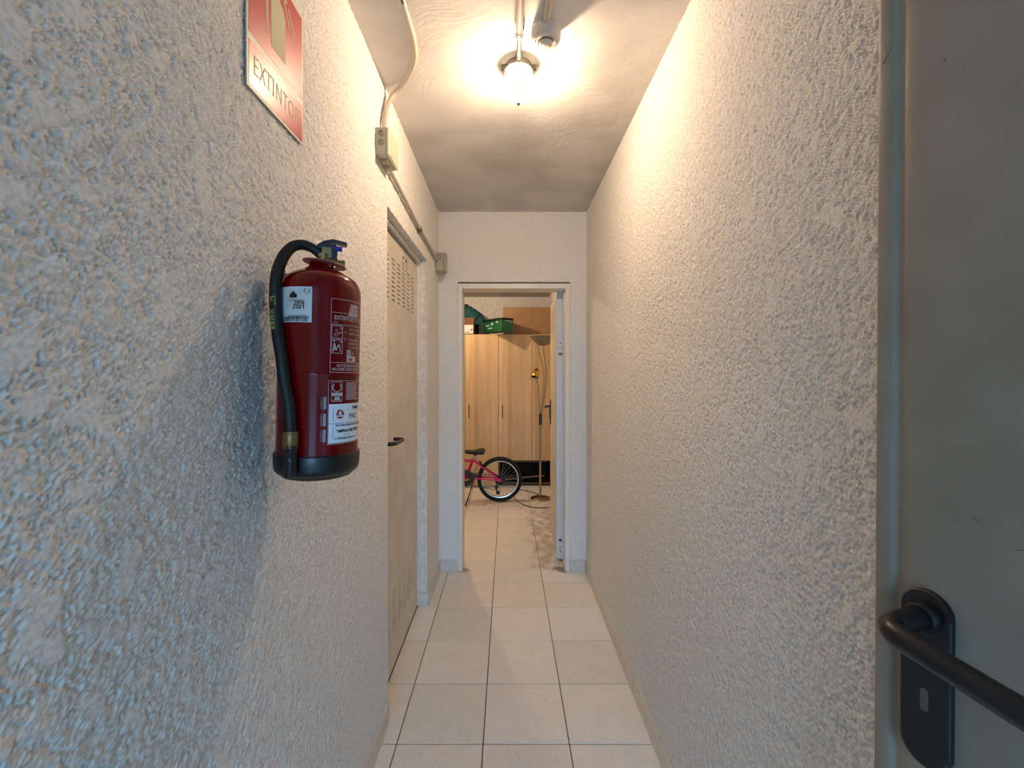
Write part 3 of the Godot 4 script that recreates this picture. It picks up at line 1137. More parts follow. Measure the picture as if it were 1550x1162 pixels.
# =====================================================================  fire extinguisher
func build_extinguisher() -> void:
	var ex := thing("fire_extinguisher", "red powder fire extinguisher with black hose and black foot hung on the left wall", "fire extinguisher", P(-0.3865, 1.203, 0.906))
	ex.basis = Basis(Vector3(0, 0, 1), deg_to_rad(-1.4)) * Basis(Vector3.UP, deg_to_rad(23.0))
	var R := 0.077
	var st := st_new()
	lathe(st, [Vector2(0.0765, 0.03), Vector2(R, 0.05), Vector2(R, 0.200), Vector2(R + 0.0009, 0.2025), Vector2(R + 0.0009, 0.2045), Vector2(R, 0.207), Vector2(R, 0.362), Vector2(0.0762, 0.372), Vector2(0.0735, 0.382), Vector2(0.0685, 0.391), Vector2(0.060, 0.3985), Vector2(0.049, 0.405), Vector2(0.037, 0.4105), Vector2(0.0285, 0.4145), Vector2(0.0235, 0.419), Vector2(0.0225, 0.428), Vector2(0.0, 0.428)], 72)
	var body := part("cylinder", st, M.red_enamel, ex, "glossy red steel cylinder")
	st = st_new()
	lathe(st, [Vector2(0.0, 0.002), Vector2(0.052, 0.002), Vector2(0.060, 0.0), Vector2(0.066, 0.002), Vector2(0.068, 0.007), Vector2(0.074, 0.009), Vector2(0.0785, 0.014), Vector2(0.0805, 0.022), Vector2(0.0812, 0.046), Vector2(0.0803, 0.0485), Vector2(0.077, 0.0495)], 72)
	part("foot", st, M.black_plastic, ex, "black plastic foot ring")
	# hose
	var hp := [Vector3(0.000, 0.4405, 0.0), Vector3(-0.0085, 0.449, 0.0), Vector3(-0.0204, 0.4565, 0.0), Vector3(-0.0367, 0.4585, 0.003), Vector3(-0.053, 0.451, 0.009), Vector3(-0.066, 0.432, 0.018), Vector3(-0.0735, 0.409, 0.029), Vector3(-0.0775, 0.384, 0.038), Vector3(-0.0785, 0.356, 0.043), Vector3(-0.0772, 0.3246, 0.045), Vector3(-0.0745, 0.292, 0.048), Vector3(-0.0695, 0.260, 0.055), Vector3(-0.064, 0.229, 0.061), Vector3(-0.0585, 0.188, 0.067), Vector3(-0.052, 0.157, 0.0725), Vector3(-0.0485, 0.130, 0.0752), Vector3(-0.0465, 0.097, 0.0765)]
	var hs := smooth_path(hp, 7)
	var rr := []
	for i in hs.size():
		rr.append(lerpf(0.0092, 0.0110, clampf(float(i) / hs.size() * 2.2, 0, 1)) + (0.00018 if i % 2 == 0 else 0.0))
	st = st_new()
	tube(st, hs, rr, 20)
	var hose := part("hose", st, M.black_rubber, ex, "black rubber hose arching down the left side")
	# yellow print running down the hose
	st = st_new()
	for w in [["SAT", 0.346, 0.0105, 0.016], ["20/60 BAR", 0.322, 0.0092, 0.037]]:
		for t in text_tris(w[0], w[2], w[3]) + text_tris(w[0], w[2], w[3] * 1.012):
			var q := []
			var nn := []
			for p in t:
				var y: float = w[1] - p.x
				var c := hose_at(hs, y)
				var a: float = -0.55 + (p.y - 0.004) / 0.0112
				var dr := Vector3(sin(a), 0, cos(a))
				q.append(c + dr * 0.01135)
				nn.append(dr)
			tri(st, q[0], q[1], q[2], nn[0], nn[1], nn[2])
	part("hose_print", st, M.ink_yellow, hose)
	st = st_new()
	var hex := []
	lathe(st, [Vector2(0.0, 0.0), Vector2(0.0118, 0.0), Vector2(0.0136, 0.0025), Vector2(0.0136, 0.021), Vector2(0.0118, 0.0245), Vector2(0.0, 0.0245)], 8, Transform3D(Basis.IDENTITY, Vector3(-0.0462, 0.0715, 0.0805)))
	for k in 2:
		lathe(st, [Vector2(0.0121, 0.0), Vector2(0.0128, 0.001), Vector2(0.0128, 0.003), Vector2(0.0121, 0.004)], 24, Transform3D(Basis.IDENTITY, Vector3(-0.0462, 0.095 - k * 0.027, 0.0805)))
	part("hose_nut", st, M.brass, ex, "hexagonal brass hose nut")
	st = st_new()
	var np := [Vector2(0.0, 0.0), Vector2(0.0095, 0.0), Vector2(0.0108, 0.002), Vector2(0.0104, 0.036)]
	for k in 6:
		np.append(Vector2(0.0112, 0.038 + k * 0.0048))
		np.append(Vector2(0.0100, 0.0405 + k * 0.0048))
	np.append(Vector2(0.0098, 0.070))
	lathe(st, np, 24, Transform3D(Basis.from_scale(Vector3(1, 0.80, 1)), Vector3(-0.0455, 0.0175, 0.0845)))
	part("nozzle", st, M.black_plastic, ex, "ribbed black nozzle tucked into the foot")
	# collar disc, tipped to the right
	st = st_new()
	lathe(st, [Vector2(0.022, 0.0), Vector2(0.041, 0.0), Vector2(0.0416, 0.001), Vector2(0.041, 0.002), Vector2(0.022, 0.002)], 40, Transform3D(Basis(Vector3(0, 0, 1), deg_to_rad(-7)), Vector3(0.0055, 0.4235, 0.002)))
	part("collar_disc", st, M.collar_plastic, ex, "thin pinkish plastic inspection disc")
	# valve
	st = st_new()
	lathe(st, [Vector2(0.0, 0.424), Vector2(0.0165, 0.424), Vector2(0.0165, 0.431), Vector2(0.012, 0.434), Vector2(0.012, 0.446), Vector2(0.0, 0.446)], 24, Transform3D(Basis.IDENTITY, Vector3(0.004, 0, 0)))
	box(st, Vector3(0.009, 0.448, 0), Vector3(0.021, 0.024, 0.018), 0.002)
	tube(st, [Vector3(0.013, 0.432, 0.002), Vector3(0.0035, 0.439, 0.001), Vector3(-0.003, 0.4435, 0.0)], [0.0088, 0.0088, 0.0105], 16)
	var valve := part("valve", st, M.brass, ex, "brass valve body")
	st = st_new()
	tube(st, [Vector3(0.012, 0.431, 0.004), Vector3(0.038, 0.4285, 0.004)], 0.0068, 18)
	tube(st, [Vector3(0.037, 0.4286, 0.004), Vector3(0.0425, 0.428, 0.004), Vector3(0.044, 0.428, 0.004)], [0.0085, 0.0085, 0.0078], 20)
	part("gauge_stub", st, M.brass, valve)
	st = st_new()
	prism(st, PackedVector2Array([Vector2(-0.009, 0.456), Vector2(0.012, 0.455), Vector2(0.0125, 0.446), Vector2(0.018, 0.438), Vector2(0.030, 0.433), Vector2(0.028, 0.444), Vector2(0.026, 0.452), Vector2(0.0265, 0.466), Vector2(0.019, 0.4655), Vector2(-0.007, 0.4635), Vector2(-0.009, 0.461)]), 0.017, Transform3D(Basis.IDENTITY, Vector3(0, 0, -0.0085)))
	part("valve_guard", st, M.black_plastic, valve)
	st = st_new()
	prism(st, PackedVector2Array([Vector2(-0.009, 0.4615), Vector2(0.003, 0.4705), Vector2(0.021, 0.476), Vector2(0.045, 0.4725), Vector2(0.047, 0.470), Vector2(0.0475, 0.467), Vector2(0.045, 0.4665), Vector2(0.028, 0.469), Vector2(0.018, 0.468), Vector2(0.008, 0.4635)]), 0.020, Transform3D(Basis.IDENTITY, Vector3(0, 0, -0.010)))
	part("squeeze_lever", st, M.black_plastic, ex, "black squeeze lever on top")
	st = st_new()
	tube(st, [Vector3(0.022, 0.4595, 0.004), Vector3(0.036, 0.4585, 0.004)], 0.0048, 14)
	tube(st, [Vector3(0.0355, 0.4585, 0.004), Vector3(0.038, 0.4585, 0.004)], [0.0055, 0.005], 14)
	box(st, Vector3(0.0275, 0.450, 0.004), Vector3(0.004, 0.012, 0.004), 0.001)
	part("safety_pin", st, M.blue_plastic, ex, "blue plastic safety pin")
	# wall hook behind the cylinder
	st = st_new()
	box(st, Vector3(0.0, 0.39, -0.085), Vector3(0.03, 0.05, 0.012), 0.002)
	box(st, Vector3(0.0, 0.40, -0.0665), Vector3(0.02, 0.006, 0.03), 0.001)
	st_rotate_to_wall(part("wall_hook", st, M.cast_metal, ex))

	# ---- printed instruction panel
	var r1 := R + 0.0004
	var r2 := R + 0.0008
	st = st_new()
	cyl_frame(st, 13.2, 84, 0.2075, 0.348, r1, 0.0009)
	cyl_rect(st, 13.2, 84, 0.3212, 0.322, r1)
	cyl_rect(st, 13.2, 84, 0.2985, 0.2995, r1)
	cyl_rect(st, 13.2, 84, 0.2262, 0.2271, r1)
	cyl_frame(st, 14.4, 31.0, 0.2725, 0.2968, r1, 0.0011)
	cyl_frame(st, 14.4, 31.0, 0.2440, 0.2705, r1, 0.0011)
	# maker's flash, top right
	cyl_poly(st, PackedVector2Array([Vector2(0, 0), Vector2(0.030, 0), Vector2(0.030, 0.0235), Vector2(0.0055, 0.0235), Vector2(0.002, 0.010)]), 40, 0.3175, r1)
	cyl_text(st, "EXTINTOR DE POLVO", 18.0, 0.3085, 0.0072, r1, 0.092, true, 0.0006)
	cyl_text(st, "21A", 16.8, 0.3015, 0.0036, r1, 0.0085)
	cyl_text(st, "MODO DE EMPLEO", 43, 0.2895, 0.0042, r1, 0.038)
	cyl_text(st, "1.-", 34, 0.283, 0.0042, r1, 0.0065)
	cyl_text(st, "QUITAR EL SEGURO", 41.5, 0.2815, 0.0042, r1, 0.042)
	cyl_text(st, "2.-", 33.5, 0.2705, 0.0044, r1, 0.0065)
	cyl_text(st, "PRESIONAR Y", 41.5, 0.2695, 0.0042, r1, 0.034)
	cyl_text(st, "DIRIGIR A LA", 41.5, 0.2622, 0.0042, r1, 0.034)
	cyl_text(st, "DE LAS LLAMAS", 41.5, 0.2550, 0.0042, r1, 0.034)
	cyl_text(st, "NO UTILIZAR EN PRESENCIA", 23, 0.2185, 0.0046, r1, 0.066, true, 0.0004)
	cyl_text(st, "NO USAR SOBRE TENSION", 16.5, 0.2115, 0.0048, r1, 0.070, true, 0.0004)
	# class symbol: pale block with a flame corner cut for the A
	cyl_rect(st, 38.5, 46.5, 0.2285, 0.2520, r1)
	cyl_rect(st, 46.5, 57.0, 0.2285, 0.2400, r1)
	cyl_text(st, "A", 48.5, 0.2425, 0.0070, r1)
	# pictograms: a ringed figure with an arrow, and a hand on a lever
	picto_ring(st, 21.5, 0.2880, 0.0022, r1)
	picto_ring(st, 20.8, 0.2800, 0.0034, r1)
	picto_ring(st, 25.0, 0.2830, 0.0018, r1)
	picto_ring(st, 28.2, 0.2915, 0.0022, r1)
	cyl_rect(st, 26.8, 29.0, 0.2836, 0.2846, r1)
	cyl_poly(st, PackedVector2Array([Vector2(0, -0.0018), Vector2(0.003, 0), Vector2(0, 0.0018)]), 28.4, 0.2841, r1)
	cyl_poly(st, PackedVector2Array([Vector2(0, 0), Vector2(0.0025, 0.001), Vector2(0.004, 0.0065), Vector2(0.0055, 0.0035), Vector2(0.0085, 0.0025), Vector2(0.0095, 0.0075), Vector2(0.0125, 0.011), Vector2(0.0145, 0.002), Vector2(0.0175, 0.0), Vector2(0.0145, 0.009), Vector2(0.0145, 0.014), Vector2(0.0105, 0.0135), Vector2(0.0075, 0.006), Vector2(0.0048, 0.0115), Vector2(0.0045, 0.0165), Vector2(0.0025, 0.0165), Vector2(0.0012, 0.009)]), 16.3, 0.2470, r1)
	picto_ring(st, 18.3, 0.2672, 0.0019, r1)
	picto_ring(st, 28.5, 0.2665, 0.0019, r1)
	# second panel below the seam
	cyl_frame(st, 11.8, 84, 0.0705, 0.1925, r1, 0.0008)
	cyl_frame(st, 16.0, 32.3, 0.1545, 0.1900, r1, 0.0008)
	cyl_rect(st, 16.6, 31.8, 0.1628, 0.1690, r1)
	cyl_rect(st, 16.0, 32.3, 0.1520, 0.1532, r1)
	cyl_rect(st, 20.5, 28.5, 0.1552, 0.1612, r1)
	var arc := PackedVector2Array()
	for k in 25:
		var a := deg_to_rad(-230 + 280.0 * k / 24)
		arc.append(Vector2(0.0094 * cos(a), 0.0094 * sin(a)))
	for k in range(24, -1, -1):
		var a := deg_to_rad(-230 + 280.0 * k / 24)
		arc.append(Vector2(0.0075 * cos(a), 0.0078 * sin(a)))
	cyl_poly(st, arc, 24.0, 0.1795, r1)
	for k in 16:
		cyl_rect(st, 38.5, 68.0 - (k * 7 % 5) * 2.0, 0.1548 + k * 0.0022, 0.1558 + k * 0.0022, r1)
	part("instruction_print", st, M.print_white, body, "pale printed instructions")
	st = st_new()
	cyl_text(st, "Firm", 43.5, 0.3225, 0.0150, r2, 0.026)
	part("red_print", st, M.print_red, body)
	st = st_new()
	cyl_poly(st, PackedVector2Array([Vector2(0, 0), Vector2(0.0016, 0.009), Vector2(0.0030, 0.014), Vector2(0.0032, 0.002)]), 41.0, 0.2400, r2)
	part("red_print", st, M.print_red, body)
	st = st_new()
	cyl_poly(st, PackedVector2Array([Vector2(0, 0), Vector2(0.004, 0.005), Vector2(0.008, 0.006), Vector2(0.012, 0.003), Vector2(0.011, 0.0005)]), 41.0, 0.2305, r2)
	part("red_print", st, M.print_red, body)
	# narrow service strips
	st = st_new()
	for y in [[0.1377, 0.1613], [0.1063, 0.1300], [0.0760, 0.0993]]:
		st = st_new()
		cyl_rect(st, 5.6, 9.6, y[0], y[1], r1)
		cyl_text(st, "RETIMBRADO", 4.6, y[0] + 0.001, 0.0030, r1, 0.0215, false)
		part("service_strip", st, M.print_grey, body, "grey service strip")
	# white service sticker
	st = st_new()
	cyl_rect(st, 13.0, 83, 0.0728, 0.1475, r2)
	var sv := part("service_sticker", st, M.sticker_white, body, "white maintenance sticker with a red flame emblem")
	var r3 := R + 0.0012
	st = st_new()
	var fl := PackedVector2Array()
	for k in 34:
		var a := TAU * k / 34
		var rad := (0.0102 if k % 2 == 0 else 0.0078)
		fl.append(Vector2(rad * cos(a) * 0.86, rad * sin(a) * (1.12 if sin(a) > 0 else 0.85)))
	cyl_poly(st, fl, 29.0, 0.1265, r3)
	part("flame_emblem", st, M.print_red, sv)
	st = st_new()
	cyl_rect(st, 23.0, 36.0, 0.1232, 0.1252, r3 + 0.0003)
	cyl_rect(st, 26.5, 32.0, 0.1262, 0.1275, r3 + 0.0003)
	cyl_poly(st, PackedVector2Array([Vector2(-0.0034, 0), Vector2(0.0034, 0), Vector2(0.0022, 0.0035), Vector2(0, 0.0055), Vector2(-0.0022, 0.0035)]), 29.0, 0.1284, r3 + 0.0003)
	part("emblem_detail", st, M.sticker_white, sv)
	st = st_new()
	cyl_rect(st, 13.0, 83, 0.1100, 0.1107, r3)
	cyl_text(st, "Servicio", 51.5, 0.1360, 0.0066, r3, 0.022, true, 0.0006)
	cyl_text(st, "RECARGAMOS EXTINTORES", 22.5, 0.1045, 0.0032, r3, 0.075, true, 0.0004)
	cyl_text(st, "Teléfono 882 78 63", 24.0, 0.0925, 0.0056, r3, 0.060, true, 0.0006)
	cyl_text(st, "E-mail:", 36.0, 0.0868, 0.0032, r3, 0.012)
	cyl_text(st, "C/ Montero Ríos nº 5", 22.0, 0.0805, 0.0038, r3, 0.052, true, 0.0004)
	cyl_text(st, "DISTRIBUIDOR", 20.0, 0.1155, 0.0021, r3, 0.024, false)
	cyl_text(st, "MANTENEDOR", 20.0, 0.0810, 0.0021, r3, 0.0235, false)
	part("sticker_print", st, M.ink, sv)
	st = st_new()
	cyl_text(st, "PAZ", 45.5, 0.1182, 0.0090, r3, 0.021, true, 0.0005)
	part("sticker_name", st, M.ink_purple, sv)
	# type plate on the left
	st = st_new()
	cyl_rect(st, -62, -11.5, 0.2995, 0.3655, r1)
	var tp := part("type_label", st, M.paper, body, "white type label with handwritten years")
	st = st_new()
	cyl_poly(st, PackedVector2Array([Vector2(-0.0075, 0), Vector2(0.0075, 0), Vector2(0.0085, 0.004), Vector2(0.0065, 0.0085), Vector2(0.0045, 0.007), Vector2(0.0032, 0.012), Vector2(0.001, 0.010), Vector2(0, 0.0165), Vector2(-0.0014, 0.010), Vector2(-0.0034, 0.0125), Vector2(-0.0044, 0.0075), Vector2(-0.0068, 0.0085), Vector2(-0.0085, 0.004)]), -38, 0.3445, r2)
	for q in [[-19.6, 150.0], [-13.8, 150.0]]:
		var cc := PackedVector2Array()
		for k in 13:
			var a := deg_to_rad(60 + 240.0 * k / 12)
			cc.append(Vector2(0.0036 * cos(a), 0.0039 * sin(a)))
		for k in range(12, -1, -1):
			var a := deg_to_rad(60 + 240.0 * k / 12)
			cc.append(Vector2(0.0027 * cos(a), 0.0030 * sin(a)))
		cyl_poly(st, cc, q[0], 0.3580, r2)
	cyl_rect(st, -16.4, -14.2, 0.3576, 0.3584, r2)
	cyl_text(st, "0036", -20.0, 0.3510, 0.0020, r2, 0.006)
	cyl_text(st, "2016", -36.5, 0.3320, 0.0060, r2, 0.0195, true, 0.0009)
	cyl_text(st, "2021", -38.5, 0.3247, 0.0060, r2, 0.0220, true, 0.0009)
	for k in 5:
		cyl_rect(st, -48 + (k % 2) * 3, -24 + (k * 5 % 4) * 3, 0.3408 - k * 0.0001 - (0.0245 if k > 1 else 0.0) - k * 0.0022, 0.3415 - (0.0245 if k > 1 else 0.0) - k * 0.0022, r2)
	var rng := RandomNumberGenerator.new()
	rng.seed = 8
	var ph := -54.0
	while ph < -16.0:
		var w := rng.randf_range(0.4, 1.3)
		cyl_rect(st, ph, ph + w, 0.3010, 0.3098, r2)
		ph += w + rng.randf_range(0.4, 1.1)
	part("type_print", st, M.ink, tp)

func hose_at(hs: Array, y: float) -> Vector3:
	for i in range(20, hs.size() - 1):
		if hs[i].y >= y and hs[i + 1].y < y:
			return hs[i].lerp(hs[i + 1], (hs[i].y - y) / (hs[i].y - hs[i + 1].y))
	return hs[-1]

func st_rotate_to_wall(o: MeshInstance3D) -> void:
	# the hook stands square to the wall although the bottle is turned
	o.rotation.y = deg_to_rad(67.0)

func picto_ring(st: SurfaceTool, phi: float, y: float, rad: float, r: float) -> void:
	var o := PackedVector2Array()
	for k in 17:
		var a := TAU * 0.99 * k / 16
		o.append(Vector2(cos(a), sin(a)) * rad)
	for k in range(16, -1, -1):
		var a := TAU * 0.99 * k / 16
		o.append(Vector2(cos(a), sin(a)) * (rad - 0.0006))
	cyl_poly(st, o, phi, y, r)

# =====================================================================  the red sign
func build_sign() -> void:
	# local x runs along the wall away from the camera, y up, z out of the wall
	var sg := thing("safety_sign", "red rectangular sign reading EXTINTOR fixed to the left wall above the fire extinguisher", "sign", P(WL + 0.0085, 1.94, 0.828))
	sg.rotation.y = PI / 2
	var W := 0.226
	var H := 0.30
	var st := st_new()
	box(st, Vector3(W / 2, H / 2, 0), Vector3(W, H, 0.003), 0.0005)
	part("panel", st, M.sign_edge, sg)
	st = st_new()
	box(st, Vector3(W / 2, 0.048, 0.0017), Vector3(W - 0.012, 0.084, 0.0006))
	part("red_field", st, M.sign_red, sg)
	st = st_new()
	box(st, Vector3(W / 2, 0.198, 0.0017), Vector3(W - 0.012, 0.188, 0.0006))
	part("red_field", st, M.sign_red, sg)
	# pale print: bottle, hose, spray lines, lettering
	st = st_new()
	var at := Transform3D(Basis.IDENTITY, Vector3(0, 0, 0.002))
	prism(st, PackedVector2Array([Vector2(0.084, 0.132), Vector2(0.142, 0.132), Vector2(0.142, 0.225), Vector2(0.135, 0.240), Vector2(0.121, 0.248), Vector2(0.121, 0.262), Vector2(0.105, 0.262), Vector2(0.105, 0.248), Vector2(0.091, 0.240), Vector2(0.084, 0.225)]), 0.0004, at)
	prism(st, PackedVector2Array([Vector2(0.066, 0.142), Vector2(0.073, 0.150), Vector2(0.073, 0.232), Vector2(0.080, 0.256), Vector2(0.102, 0.266), Vector2(0.150, 0.266), Vector2(0.150, 0.274), Vector2(0.098, 0.274), Vector2(0.072, 0.260), Vector2(0.065, 0.232)]), 0.0004, at)
	part("pictogram", st, M.sign_glow, sg)
	for k in 2:
		st = st_new()
		var o := Vector2(0.018 * k, 0.0)
		prism(st, PackedVector2Array([Vector2(0.135, 0.262) + o, Vector2(0.139, 0.264) + o, Vector2(0.166, 0.222) + o, Vector2(0.162, 0.220) + o]), 0.0004, at)
		part("pictogram_line", st, M.sign_glow, sg)
	st = st_new()
	for t in text_tris("EXTINTOR", 0.0335, 0.186):
		var q := []
		for p in t:
			q.append(Vector3(0.022 + p.x, 0.034 + p.y, 0.0023))
		tri(st, q[0], q[1], q[2], Vector3.BACK, Vector3.BACK, Vector3.BACK)
	part("lettering", st, M.sign_glow, sg)

# =====================================================================  ceiling and wall electrics
func bulkhead(at: Vector3, label: String, energy: float) -> Node3D:
	var lp := thing("bulkhead_lamp", label, "lamp", at)
	var st := st_new()
	lathe(st, [Vector2(0.0, 0.0), Vector2(0.0465, 0.0), Vector2(0.0465, -0.006), Vector2(0.043, -0.010), Vector2(0.040, -0.018), Vector2(0.0, -0.018)], 40)
	for a in [0.0, PI]:
		box(st, Vector3(cos(a) * 0.053, -0.004, sin(a) * 0.053), Vector3(0.022, 0.007, 0.014), 0.002)
	box(st, Vector3(0, -0.011, 0.050), Vector3(0.026, 0.022, 0.018), 0.003)
	part("base", st, M.cast_metal, lp, "cast metal ceiling base")
	st = st_new()
	lathe(st, [Vector2(0.0, -0.043), Vector2(0.020, -0.043), Vector2(0.020, -0.040), Vector2(0.0455, -0.040), Vector2(0.0465, -0.038), Vector2(0.0465, -0.032), Vector2(0.036, -0.028), Vector2(0.036, -0.020)], 36)
	part("lamp_holder", st, M.detector_white, lp)
	st = st_new()
	for sx in [-1, 1]:
		st = st_new()
		tube(st, [Vector3(sx * 0.060, -0.006, 0.0), Vector3(sx * 0.060, -0.016, 0.0)], 0.0055, 10)
		part("screw", st, M.steel, lp)
	st = st_new()
	var gp := [Vector2(0.040, -0.0195), Vector2(0.0495, -0.0215), Vector2(0.0505, -0.030), Vector2(0.0505, -0.088), Vector2(0.048, -0.104), Vector2(0.041, -0.118), Vector2(0.029, -0.128), Vector2(0.014, -0.1325), Vector2(0.0, -0.1335)]
	gp.reverse()
	lathe(st, gp, 40)
	part("glass", st, M.lamp_glass, lp, "glowing ribbed glass jar")
	# wire guard
	st = st_new()
	for k in 4:
		var a := PI / 2 + PI / 2 * k
		var d := Vector3(cos(a), 0, sin(a))
		tube(st, smooth_path([d * 0.054 + Vector3.UP * -0.018, d * 0.0555 + Vector3.UP * -0.06, d * 0.053 + Vector3.UP * -0.098, d * 0.037 + Vector3.UP * -0.126, d * 0.006 + Vector3.UP * -0.141], 5), 0.0013, 8)
	lathe(st, [Vector2(0.0, -0.1455), Vector2(0.004, -0.144), Vector2(0.008, -0.140), Vector2(0.006, -0.137)], 12)
	part("wire_guard", st, M.steel, lp)
	var l := OmniLight3D.new()
	l.name = "bulb_light"
	l.position = Vector3(0, -0.068, 0)
	l.light_color = Color(1.0, 0.865, 0.735)
	l.light_energy = energy
	l.light_size = 0.02
	l.omni_range = 12.0
	l.omni_attenuation = 2.0
	l.shadow_enabled = true
	lp.add_child(l)
	return lp

func build_ceiling_fittings() -> void:
	var st: SurfaceTool
	bulkhead(P(0.040, CEIL, 1.655), "glowing glass jar lamp in a wire guard hanging from the corridor ceiling", LAMP_ENERGY)

	# conduit to the lamp
	var c1 := thing("conduit", "straight grey conduit on the ceiling ending in a shiny gland at the jar lamp", "conduit")
	st = st_new()
	tube(st, [P(0.038, CEIL - 0.0115, -2.2), P(0.038, CEIL - 0.0115, 1.50)], 0.0115, 18)
	part("pipe", st, M.pvc, c1)
	st = st_new()
	tube(st, [P(0.039, CEIL - 0.0115, 1.495), P(0.0395, CEIL - 0.0115, 1.60)], 0.0085, 16)
	tube(st, [P(0.0395, CEIL - 0.0115, 1.585), P(0.0395, CEIL - 0.0115, 1.60)], 0.0105, 6)
	part("gland", st, M.steel, c1, "shiny metal gland")
	st = st_new()
	tube(st, arc_clip(P(0.038, CEIL - 0.0125, 1.485), 0.0130), 0.0013, 8)
	box(st, P(0.0515, CEIL - 0.006, 1.47), Vector3(0.005, 0.012, 0.012), 0.001)
	part("clip", st, M.pvc_dark, c1)

	# detector and its conduit
	var dt := thing("smoke_detector", "round white smoke detector on the corridor ceiling right of the jar lamp", "smoke detector", P(0.125, CEIL, 1.476))
	st = st_new()
	lathe(st, [Vector2(0.0, -0.047), Vector2(0.022, -0.047), Vector2(0.0225, -0.041), Vector2(0.0245, -0.041), Vector2(0.027, -0.046), Vector2(0.036, -0.0465), Vector2(0.043, -0.044), Vector2(0.047, -0.038), Vector2(0.049, -0.032), Vector2(0.049, -0.016), Vector2(0.0475, -0.015), Vector2(0.0475, 0.0), Vector2(0.0, 0.0)], 48)
	part("housing", st, M.detector_white, dt)
	st = st_new()
	lathe(st, [Vector2(0.0, -0.0565), Vector2(0.017, -0.0565), Vector2(0.0205, -0.0545), Vector2(0.021, -0.050), Vector2(0.021, -0.044)], 40)
	part("sensor_cap", st, M.detector_white, dt)
	st = st_new()
	lathe(st, [Vector2(0.0205, -0.0475), Vector2(0.0235, -0.0485), Vector2(0.0245, -0.0455)], 20, Transform3D.IDENTITY, PI * 0.08, PI * 0.92)
	part("sensor_slot", st, M.pvc_dark, dt)
	for a in [0.25, 2.9]:
		st = st_new()
		lathe(st, [Vector2(0.0, -0.0478), Vector2(0.002, -0.0474), Vector2(0.0022, -0.045)], 10, Transform3D(Basis.IDENTITY, Vector3(cos(a) * 0.036, 0, sin(a) * 0.02)))
		part("indicator", st, M.ink, dt)
	var c2 := thing("conduit", "straight grey conduit on the ceiling running into the round smoke detector", "conduit")
	st = st_new()
	tube(st, [P(0.121, CEIL - 0.0105, -2.2), P(0.124, CEIL - 0.0105, 1.445)], 0.0105, 18)
	part("pipe", st, M.pvc, c2)

	# S-bent conduit from ceiling to junction box
	var c3 := thing("conduit", "S-bent grey conduit crossing from the ceiling down to the upper junction box", "conduit")
	var y0 := CEIL - 0.0105
	var pts := [P(-0.318, y0, 1.33), P(-0.316, y0, 1.43), P(-0.317, y0, 1.52), P(-0.332, y0, 1.605), P(-0.372, y0, 1.690), P(-0.415, y0 - 0.002, 1.752), P(-0.450, y0 - 0.022, 1.775), P(-0.466, y0 - 0.06, 1.762), P(-0.469, y0 - 0.11, 1.735), P(-0.469, 2.355, 1.712), P(-0.469, 2.30, 1.708)]
	st = st_new()
	tube(st, smooth_path(pts, 8), 0.0098, 18)
	part("pipe", st, M.pvc, c3)
	st = st_new()
	tube(st, [P(-0.318, y0, 1.20), P(-0.318, y0, 1.355)], 0.0122, 18)
	part("coupling", st, M.steel, c3, "metal coupling")

	# upper junction box
	var j1 := thing("junction_box", "square grey junction box on the left wall below the S-bent conduit", "junction box", P(WL, 2.205, 1.645))
	j1.rotation.y = PI / 2            # local x into depth, z out of the wall
	st = st_new()
	box(st, Vector3(0.0675, 0.052, 0.024), Vector3(0.135, 0.104, 0.044), 0.004)
	part("housing", st, M.pvc_box, j1)
	st = st_new()
	box(st, Vector3(0.0675, 0.052, 0.051), Vector3(0.135, 0.104, 0.012), 0.004)
	part("lid", st, M.pvc_lid, j1)
	for q in [[Vector3(0, 0.080, 0.026), Vector3(-1, 0, 0)], [Vector3(0, 0.048, 0.026), Vector3(-1, 0, 0)], [Vector3(0.035, 0, 0.026), Vector3(0, -1, 0)], [Vector3(0.09, 0, 0.026), Vector3(0, -1, 0)]]:
		st = st_new()
		lathe(st, [Vector2(0.0, 0.0008), Vector2(0.006, 0.0008), Vector2(0.0066, 0.0026), Vector2(0.011, 0.0030), Vector2(0.0125, 0.0)], 24, axis_frame(q[1], q[0]))
		part("knockout", st, M.pvc_mid, j1)

	# conduit down to the corner box
	var c4 := thing("conduit", "thin grey conduit sloping along the left wall between the two junction boxes", "conduit")
	st = st_new()
	tube(st, [P(-0.472, 2.222, 1.76), P(-0.472, 2.178, 2.40), P(-0.472, 2.158, 3.03)], 0.0088, 16)
	part("pipe", st, M.pvc, c4)
	st = st_new()
	tube(st, [P(-0.472, 2.180, 2.395), P(-0.472, 2.177, 2.425)], 0.0112, 16)
	box(st, P(-0.482, 2.165, 2.41), Vector3(0.016, 0.02, 0.018), 0.002)
	part("clip", st, M.pvc_dark, c4)

	# corner box
	var j2 := thing("junction_box", "small grey junction box in the corner of left and end wall", "junction box", P(WL, 2.085, 3.005))
	j2.rotation.y = PI / 2
	st = st_new()
	box(st, Vector3(0.045, 0.065, 0.030), Vector3(0.09, 0.13, 0.056), 0.008)
	part("housing", st, M.pvc_box, j2)
	st = st_new()
	box(st, Vector3(0.045, 0.065, 0.066), Vector3(0.09, 0.13, 0.016), 0.006)
	part("lid", st, M.pvc_box, j2)
	st = st_new()
	lathe(st, [Vector2(0.012, 0.0), Vector2(0.012, 0.003), Vector2(0.015, 0.003), Vector2(0.016, 0.0)], 24, axis_frame(Vector3(-1, 0, 0), Vector3(0, 0.095, 0.03)))
	part("knockout", st, M.pvc_dark, j2)

func arc_clip(c: Vector3, r: float) -> Array:
	var o := []
	for k in 13:
		var a := PI + PI * k / 12
		o.append(c + Vector3(cos(a) * r, sin(a) * r, 0))
	return o

